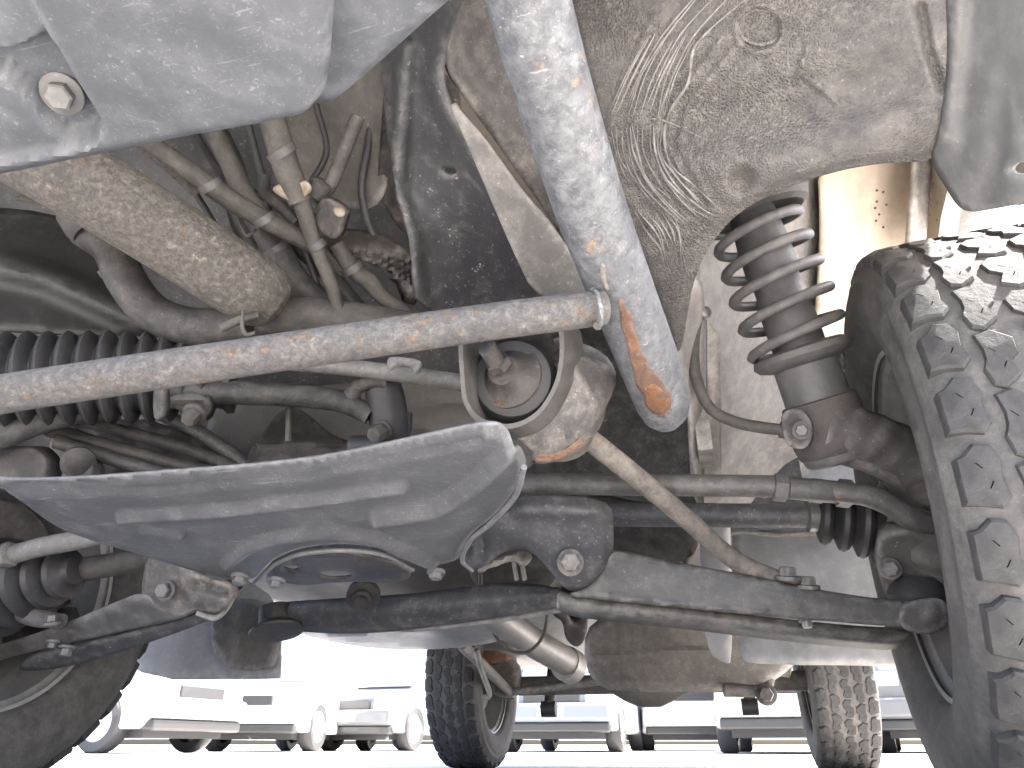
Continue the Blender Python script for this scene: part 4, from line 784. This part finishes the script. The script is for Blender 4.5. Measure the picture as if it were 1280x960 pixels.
# brace bar below the cross tube with its clip
hose('brace_bar', [(360, 452, .93, 11), (440, 460, .94, 11), (520, 470, .95, 11), (600, 482, .96, 11)], M['flange'], car, n=14)
relief('cable_clip', [(484, 446), (500, 446), (528, 450), (526, 464), (518, 470), (516, 458), (496, 456), (490, 464), (484, 460)], SD([(484, 446, .9), (528, 450, .9), (500, 470, .9)]), M['flange'], car, step=5, thick=.003)

# ---- mud flaps
def flap(outl, Y, mm='flap', lab=None, th=.008):
    o = relief('mud_flap', outl, SY(Y), M[mm], car, step=9, thick=th, bumps=[dents(70, .006, 41)], lip=(6, .003))
    if lab: o['label'] = lab
    return o
flap([(912, 500), (1260, 520), (1260, 838), (1100, 832), (940, 831), (924, 822), (916, 760)], .50, lab='grey rubber mud flap behind the right front wheel')
flap([(876, 620), (912, 620), (914, 700), (916, 826), (906, 830), (882, 814), (874, 700)], .44, 'white', lab='narrow pale panel strip beside the right flap')
flap([(120, 700), (350, 720), (351, 846), (344, 849), (140, 850)], .50, lab='grey rubber mud flap behind the left front wheel')
relief('flap_bracket', [(268, 745), (352, 752), (346, 830), (330, 838), (290, 838), (268, 822), (262, 790)], SY(.47), M['tank'], car, step=8, thick=.006, bumps=[ridge([(300, 760), (300, 820)], 12, .008, 1)])

# ---- further back: exhaust, tank, silencer, rails
fl = relief('transfer_guard', [(352, 784), (460, 790), (600, 772), (655, 772), (640, 800), (560, 812), (470, 812), (400, 800)], SZ(lambda x, y: .34+0*x), M['exhaust'], car, step=7, thick=.01,
            bumps=[ridge([(420, 790), (500, 806)], 10, -.03, 1), ridge([(480, 786), (560, 806)], 10, -.03, 1), ridge([(540, 780), (620, 800)], 10, -.03, 1)])
ex = hose('exhaust_pipe', [(592, 754, 1.43, 17), (620, 772, 1.5, 18), (670, 805, 1.62, 18), (718, 832, 1.72, 17)], M['exhaust'], car, n=22)
hose('pipe_flange', [(706, 828, 1.7, 21), (716, 834, 1.72, 21)], M['exhaust'], ex, n=18, sub=2)
tube('cable_loop', [G(a, b, 'd', d) for a, b, d in ((600, 700, 1.3), (602, 740, 1.4), (612, 780, 1.5), (630, 808, 1.55), (655, 816, 1.55), (676, 800, 1.5), (684, 770, 1.45), (680, 740, 1.4))], .0035, M['hosed'], car, n=8)
for pp in ([(640, 690), (646, 725)], [(650, 690), (656, 725)]):
    tube('brake_line', [G(a, b, 'd', 1.2) for a, b in pp], .004, M['flange'], car, n=8)
relief('fuel_tank', [(728, 806), (740, 776), (790, 758), (1012, 750), (1012, 812), (972, 850), (940, 864), (770, 866), (738, 852)], SD([(730, 800, 1.95), (1000, 780, 1.75), (800, 862, 1.9)]), M['tank'], car, step=7, thick=.25, lip=(8, .02), rnd=1,
       bumps=[ridge([(736, 820), (990, 806)], 5, .012, 1), dents(90, .006, 3)])
relief('tank_strap', [(735, 745), (1000, 752), (1010, 775), (870, 780), (745, 770)], SD([(735, 745, 1.6), (1000, 760, 1.5), (870, 780, 1.55)]), M['tank'], car, step=9, thick=.03, bumps=[ridge([(740, 758), (1000, 764)], 10, .01, 1)])
relief('hanger_bracket', [(690, 745), (735, 745), (735, 790), (724, 812), (706, 800), (704, 776), (690, 770)], SD([(690, 745, 1.55), (735, 745, 1.55), (710, 810, 1.6)]), M['dark'], car, step=6, thick=.03, holes=[[(708, 766), (722, 764), (728, 778), (716, 782)]])
hose('exhaust_hanger', [(905, 863, 1.8, 8), (955, 860, 1.8, 8), (960, 830, 1.8, 8)], M['dark'], car, n=10)
bolt('bolt', 958, 868, 1.78, 9, M['dark'], car, hgt=1.6)

# ---- rear axle
lathe('rear_axle', (RWL+.05, REAR, .30), (RWR-.05, REAR, .30), [(0, .05), (.12, .05), (.13, .036), (.52, .036), (.56, .06), (.62, .085), (.7, .085), (.76, .06), (.8, .036), (1.24, .036), (1.25, .05), (1.29, .05)], M['tank'], car, label='rear axle tube with the differential bulge')
for xx in (RWL+.3, RWR-.3):
    sh = tube('shock_absorber', [(xx, REAR+.05, .22), (xx+.02, REAR+.1, .46)], [.022, .022], M['dark'], car, n=14)
    lathe('rubber_bush', (xx-.03, REAR+.05, .215), (xx+.05, REAR+.05, .215), [(0, .018), (.0, .03), (.06, .03), (.06, .018)], M['rubber'], sh)
tube('trailing_link', [(XC-.35, 1.3, .36), (XC-.42, 2.15, .27)], .018, M['tank'], car, n=12)
tube('panhard_rod', [(RWL+.2, REAR-.12, .27), (RWR-.25, REAR-.12, .36)], .014, M['tank'], car, n=12)

# ---- wheels
def wheel(name, x, y, rz, detail, lab):
    """axle along local x; inner side given by the sign of (XC - x)"""
    R, Wd = TR, TW
    root = empty(name, (x, y, R), car, rz, label=lab)
    s = 1 if XC > x else -1                                 # local +x*s points to the inner side
    def rev(nm, prof, mt, n=72, **kw):
        V, Fc = [], []
        for a, r in prof:
            for k in range(n):
                q = 2*math.pi*k/n; V.append((a*s, r*math.cos(q), r*math.sin(q)))
        for i in range(len(prof)-1):
            for k in range(n):
                k2 = (k+1) % n; f = (i*n+k, (i+1)*n+k, (i+1)*n+k2, i*n+k2); Fc.append(f if s > 0 else f[::-1])
        me = bpy.data.meshes.new(nm); me.from_pydata(V, [], Fc); finish(me, True, 45)
        o = bpy.data.objects.new(nm, me); col.objects.link(o); o.parent = root; me.materials.append(mt)
        for kk, vv in kw.items(): o[kk] = vv
        return o
    h = Wd/2; g = .0062
    rev('tyre', [(-h*.72, .212), (-h*.9, .216), (-h*.98, .228), (-h*1.06, .25), (-h*1.08, .27), (-h*1.04, .295), (-h*1.015, R-.034), (-h*.97, R-.023), (-h*.9, R-.0165), (-h*.8, R-g-.004), (-h*.6, R-g), (0, R-g+.003), (h*.6, R-g), (h*.8, R-g-.004), (h*.9, R-.0165), (h*.97, R-.023), (h*1.015, R-.034), (h*1.03, R-.036), (h*1.035, R-.040), (h*1.03, R-.044), (h*1.04, .288), (h*1.05, .285), (h*1.08, .27), (h*1.06, .25), (h*1.0, .238), (h*.98, .228), (h*.9, .216), (h*.72, .212)], M['tyre'], 96)
    rev('rim', [(h*.80, .208), (h*.84, .222), (h*.78, .224), (h*.74, .212), (h*.66, .2), (h*.4, .196), (h*.2, .182), (-h*.3, .178), (-h*.45, .17), (-h*.5, .12), (-h*.42, .08), (-h*.4, .03), (-h*.52, .03), (-h*.55, .08), (-h*.6, .12), (-h*.6, .18), (-h*.8, .208), (-h*.74, .214)], M['rim'], 72)
    rev('brake_drum', [(h*.1, .02), (h*.25, .05), (h*.28, .13), (h*.2, .142), (-h*.35, .142), (-h*.38, .03)], M['brown'], 48)
    # tread
    NP = 33; ps = 2*math.pi*R/NP
    def prism(poly, nm):
        """poly in (arc s, lateral a); a chamfered rubber block following the crown"""
        n = len(poly); V, Fc = [], []; cs = np.mean(poly, 0)
        def pt(sx, a, r):
            fall = .005*(abs(a)/h)**3 + (.007*max(0, (abs(a)-h*.82)/(h*.2)))
            q = sx/R; rr = r-fall; return (a, rr*math.sin(q), rr*math.cos(q)-R)
        for sx, a in poly: V.append(pt(sx, a, R-g-.008))
        for sx, a in poly: V.append(pt(sx+(cs[0]-sx)*.04, a+(cs[1]-a)*.05, R-.0022))
        top = [(sx+(cs[0]-sx)*.13, a+(cs[1]-a)*.13) for sx, a in poly]
        for sx, a in top: V.append(pt(sx, a, R))
        for l in (0, 1):
            for i in range(n): j = (i+1) % n; Fc.append((l*n+i, l*n+j, (l+1)*n+j, (l+1)*n+i))
        slots = []
        for ds, da, an in ((-.009, .003, .5), (.008, -.003, -.7)):
            c_, s_ = math.cos(an)*.0035, math.sin(an)*.0035; w_ = .0006
            slots.append([(cs[0]+ds-c_, cs[1]+da-s_-w_), (cs[0]+ds+c_, cs[1]+da+s_-w_), (cs[0]+ds+c_, cs[1]+da+s_+w_), (cs[0]+ds-c_, cs[1]+da-s_+w_)])
        P2 = [Vector(p) for p in top]; E2 = [(i, (i+1) % n) for i in range(n)]
        for q in slots:
            b0 = len(P2); P2 += [Vector(p) for p in q]; E2 += [(b0+i, b0+(i+1) % 4) for i in range(4)]
        res = delaunay_2d_cdt(P2, E2, [], 1, 1e-7); base = len(V)
        for p in res[0]: V.append(pt(p.x, p.y, R))
        T = []
        for f in res[2]:
            c2 = np.array([[res[0][i].x, res[0][i].y] for i in f]).mean(0)
            if any(inside(c2[:1], c2[1:], np.array(q))[0] for q in slots): continue
            T.append(tuple(base+i for i in f))
        for q in slots:
            b0 = len(V)
            for p in q: V.append(pt(p[0], p[1], R))
            for p in q: V.append(pt(p[0], p[1], R-.005))
            for i in range(4): j = (i+1) % 4; Fc.append((b0+j, b0+i, b0+4+i, b0+4+j))
        Fc += T
        return V, Fc
    def shoulder(sg):
        return [(a*ps, (.60+(b-.44)*.69)*h*sg) for a, b in ((.06, .95), (.72, .96), (.76, .86), (.90, .74), (.86, .56), (.64, .47), (.36, .50), (.14, .44), (-.02, .56), (.04, .78))]
    def inter(sg):
        return [(a*ps, (.21+b*.82)*h*sg) for a, b in ((.0, .37), (.26, .42), (.42, .37), (.62, .36), (.90, .40), (.97, .22), (.76, .02), (.48, .03), (.36, .12), (.12, .08), (-.07, .26))]
    def crown():
        return [(a*ps, b*h) for a, b in ((.0, .14), (.24, .18), (.46, .16), (.60, .06), (.90, .10), (.94, -.08), (.74, -.18), (.48, -.15), (.34, -.05), (.08, -.12), (-.06, .02))]
    kinds = [(shoulder(1), 0), (inter(1), .35), (crown(), .1), (inter(-1), .85), (shoulder(-1), .5)]
    if detail:
        for poly, offp in kinds:
            V, Fc = prism(poly, 'tread_block')
            a = np.array(V); nn = np.cross(a[Fc[-1][1]]-a[Fc[-1][0]], a[Fc[-1][2]]-a[Fc[-1][0]])
            if nn[2] < 0: Fc = [f[::-1] for f in Fc]
            bmm = bmesh.new(); me = bpy.data.meshes.new('tread_block'); me.from_pydata(V, [], Fc); bmm.from_mesh(me); bmesh.ops.remove_doubles(bmm, verts=bmm.verts, dist=1e-6); bmesh.ops.recalc_face_normals(bmm, faces=bmm.faces); bmm.to_mesh(me); bmm.free(); finish(me, True, 32); me.materials.append(M['block'])
            for k in range(NP):
                q = (k+offp)*2*math.pi/NP
                if not (-.15*math.pi < q < 1.15*math.pi) and not (q > 1.85*math.pi): pass
                o = bpy.data.objects.new('tread_block', me); col.objects.link(o); o.parent = root
                o.location = (0, -R*math.sin(q), R*math.cos(q)); o.rotation_euler = (q, 0, 0)
    else:
        VV, FF = [], []
        for poly, offp in kinds:
            V, Fc = prism(poly, 'tread'); a = np.array(V); nn = np.cross(a[Fc[-1][1]]-a[Fc[-1][0]], a[Fc[-1][2]]-a[Fc[-1][0]])
            if nn[2] < 0: Fc = [f[::-1] for f in Fc]
            for k in range(NP):
                q = (k+offp)*2*math.pi/NP; c, s_ = math.cos(q), math.sin(q); b = len(VV)
                for x_, y_, z_ in V:
                    z2 = z_+R; VV.append((x_, y_*c-z2*s_, y_*s_+z2*c))
                FF += [tuple(b+i for i in f) for f in Fc]
        me = bpy.data.meshes.new('tread'); me.from_pydata(VV, [], FF); me.update(); me.materials.append(M['block'])
        o = bpy.data.objects.new('tread', me); col.objects.link(o); o.parent = root; o['kind'] = 'stuff'
    return root
STEER = math.radians(-4)
wheel('front_wheel', WR, FY, STEER, True, 'right front wheel with chunky dusty tread blocks')
wheel('front_wheel', WL, FY, STEER, False, 'left front wheel showing its inner sidewall')
wheel('rear_wheel', RWR, REAR, 0, False, 'right rear wheel')
wheel('rear_wheel', RWL, REAR, 0, False, 'left rear wheel with its inner rim in view')
relief('spring_perch', [(584, 818), (606, 812), (634, 816), (634, 826), (606, 830), (590, 826)], SY(2.0), M['orange'], car, step=5, thick=.06)
hose('brake_pipe', [(596, 812, 2.3, 3.5), (602, 838, 2.3, 3.5), (612, 868, 2.3, 3.5), (602, 872, 2.3, 3.5)], M['flange'], car, n=8)
relief('axle_bracket', [(608, 826), (648, 822), (648, 862), (640, 872), (612, 870)], SY(2.1), M['tank'], car, step=6, thick=.05)

# ------------------------------------------------------------------ parked cars beyond
def solid(name, rgb, rough=.35, metal=0, spec=.5):
    mt = bpy.data.materials.new(name); mt.use_nodes = True; N = mt.node_tree.nodes; L = mt.node_tree.links; b = N['Principled BSDF']
    tc = N.new('ShaderNodeTexCoord'); n = N.new('ShaderNodeTexNoise'); n.inputs['Scale'].default_value = 4; L.new(tc.outputs['Object'], n.inputs[0])
    r = N.new('ShaderNodeValToRGB'); r.color_ramp.elements[0].color = (*[c*.88 for c in rgb], 1); r.color_ramp.elements[1].color = (*rgb, 1); L.new(n.outputs[0], r.inputs[0]); L.new(r.outputs[0], b.inputs['Base Color'])
    b.inputs['Roughness'].default_value = rough; b.inputs['Metallic'].default_value = metal; b.inputs['Coat Weight'].default_value = .3; return mt
PC = dict(white=solid('white_car_paint', (.75, .75, .74)), silver=solid('silver_car_paint', (.4, .41, .42), .3, .2), grey=solid('grey_car_paint', (.12, .125, .13)), blue=solid('blue_grey_car_paint', (.16, .18, .2)),
          glass=solid('tinted_glass', (.15, .16, .17), .06, .3), trim=solid('black_trim', (.03, .03, .03), .5), lamp=solid('lamp_lens', (.6, .6, .6), .15), plate=solid('plate_white', (.7, .7, .7), .4), tyre=solid('car_tyre', (.035, .035, .037), .8), hub=solid('car_hub', (.55, .56, .58), .35, .6))
def pk(name, V, Fc, mt, root, smooth=False, bevel=None):
    me = bpy.data.meshes.new(name); me.from_pydata([tuple(map(float, v)) for v in V], [], Fc); me.validate(); finish(me, smooth, 35)
    o = bpy.data.objects.new(name, me); col.objects.link(o); o.parent = root; me.materials.append(mt)
    if bevel:
        b = o.modifiers.new('bevel', 'BEVEL'); b.width = bevel; b.segments = 3; b.limit_method = 'ANGLE'; b.angle_limit = math.radians(25)
    return o
def loft(sections):
    """sections: (y, halfwidth, z0, z1) boxes lofted along y"""
    V, Fc = [], []
    for y, hw, z0, z1 in sections: V += [(-hw, y, z0), (hw, y, z0), (hw*.98, y, z0*.4+z1*.6), (hw*.86, y, z1), (-hw*.86, y, z1), (-hw*.98, y, z0*.4+z1*.6)]
    for i in range(len(sections)-1):
        for k in range(6): k2 = (k+1) % 6; Fc.append((i*6+k, i*6+k2, (i+1)*6+k2, (i+1)*6+k))
    Fc.append((5, 4, 3, 2, 1, 0)); L = (len(sections)-1)*6; Fc.append(tuple(range(L, L+6)))
    return V, Fc
def pbox(lo, hi):
    x0, y0, z0 = lo; x1, y1, z1 = hi
    return [(x0,y0,z0),(x1,y0,z0),(x1,y1,z0),(x0,y1,z0),(x0,y0,z1),(x1,y0,z1),(x1,y1,z1),(x0,y1,z1)], [(0,3,2,1),(4,5,6,7),(0,1,5,4),(1,2,6,5),(2,3,7,6),(3,0,4,7)]
def parked(px, Yw, rz, paint, tall, lab, width=.8, dx=0):
    p = G(px, 700, 'Y', Yw)+np.array([dx, 0, 0]); root = empty('parked_car', (p[0], Yw, 0), None, rz, lab, 'car', 'cars parked across the lot')
    hw = width; top = 1.85 if tall else 1.45; z0 = .24; hood = .95 if tall else .82
    pk('body', *loft([(-1.85, hw*.9, z0+.1, hood-.12), (-1.75, hw*.97, z0, hood), (-.9, hw, z0-.02, hood+.08), (0, hw, z0-.02, hood+.1), (1.3, hw, z0, hood+.1), (1.75, hw*.97, z0+.05, hood+.06), (1.82, hw*.92, z0+.12, hood-.1)]), PC[paint], root, bevel=.05)
    b = hood+.02
    pk('cabin', *loft([(-1.0, hw*.86, b, b+.05), (-.45, hw*.9, b, top-.04), (0, hw*.92, b, top), (1.2, hw*.92, b, top), (1.7, hw*.88, b, b+.2 if not tall else top-.1)]), PC[paint], root, bevel=.04)
    pk('windscreen', [(-hw*.72, -.99, b+.09), (hw*.72, -.99, b+.09), (hw*.66, -.52, top-.1), (-hw*.66, -.52, top-.1)], [(0, 1, 2, 3)], PC['glass'], root)
    for sg in (-1, 1):
        x = sg*(hw*.915); V, Fc = pbox((min(x, x-sg*.04), -.3, b+.12), (max(x, x-sg*.04)+.0, .5, top-.16)); pk('side_window', V, Fc, PC['glass'], root)
        V, Fc = pbox((min(x, x-sg*.04), .56, b+.12), (max(x, x-sg*.04), 1.25, top-.16)); pk('side_window', V, Fc, PC['glass'], root)
        V, Fc = pbox((sg*hw*.72-.15, -1.87, hood-.27), (sg*hw*.72+.15, -1.76, hood-.12)); pk('headlight', V, Fc, PC['lamp'], root, bevel=.02)
        V, Fc = pbox((sg*hw*.8-.09, 1.75, hood-.15), (sg*hw*.8+.09, 1.84, hood+.05)); pk('tail_light', V, Fc, PC['lamp'], root, bevel=.02)
        for yy in (-1.2, 1.2):
            wv, wf = [], []; n = 28
            for a, r in ((-.09, .2), (-.1, .29), (-.07, .31), (.07, .31), (.1, .29), (.09, .2)):
                for k in range(n): q = 6.28318*k/n; wv.append((sg*(hw-.1)+a, yy+r*math.cos(q), .31+r*math.sin(q)))
            for i in range(5):
                for k in range(n): wf.append((i*n+k, i*n+(k+1) % n, (i+1)*n+(k+1) % n, (i+1)*n+k))
            w_ = pk('wheel', wv, wf, PC['tyre'], root, True)
            hv, hf = [], []; xo = sg*(hw-.1)+sg*.085
            for a, r in ((0, .2), (-.03*sg, .17), (-.035*sg, .05), (-.01*sg, .04), (-.01*sg, .001)):
                for k in range(n): q = 6.28318*k/n; rr = r*(1 if r < .15 else 1); hv.append((xo+a, yy+rr*math.cos(q), .31+rr*math.sin(q)))
            for i in range(4):
                for k in range(n): hf.append((i*n+k, i*n+(k+1) % n, (i+1)*n+(k+1) % n, (i+1)*n+k))
            pk('hub', hv, hf, PC['hub'], w_, True)
    V, Fc = pbox((-hw*.45, -1.88, hood-.26), (hw*.45, -1.80, hood-.13)); pk('grille', V, Fc, PC['trim'], root, bevel=.015)
    V, Fc = pbox((-hw*.94, -1.95, .34), (hw*.94, -1.72, .56)); pk('bumper', V, Fc, PC[paint], root, bevel=.05)
    V, Fc = pbox((-hw*.9, -1.9, .22), (hw*.9, -1.72, .338)); pk('air_dam', V, Fc, PC['trim'], root, bevel=.03)
    V, Fc = pbox((-.17, -1.965, .40), (.17, -1.948, .50)); pk('number_plate', V, Fc, PC['plate'], root, bevel=.004)
    V, Fc = pbox((-hw*.94, 1.72, .34), (hw*.94, 1.9, .56)); pk('rear_bumper', V, Fc, PC[paint], root, bevel=.05)
    V, Fc = pbox((-hw*.78, -1.7, .15), (hw*.78, 1.7, .26)); pk('underbody', V, Fc, PC['trim'], root)
    return root
parked(150, 7.2, 1.5, 'silver', False, 'silver car at the far left, its front wheel showing beyond the left flap', dx=-.15)
parked(398, 10.5, .12, 'white', False, 'white car seen between the left flap and the left rear wheel')
parked(520, 12.0, -.1, 'grey', False, 'dark grey car just left of the left rear wheel')
parked(716, 10.8, .0, 'blue', False, 'blue grey car facing us right of the left rear wheel')
parked(840, 13.5, .1, 'white', True, 'white car farthest back below the fuel tank')
parked(962, 9.6, -.08, 'silver', False, 'silver car just left of the right rear wheel')
parked(1135, 10.5, -.2, 'grey', True, 'grey car at the far right beside the right front tyre')
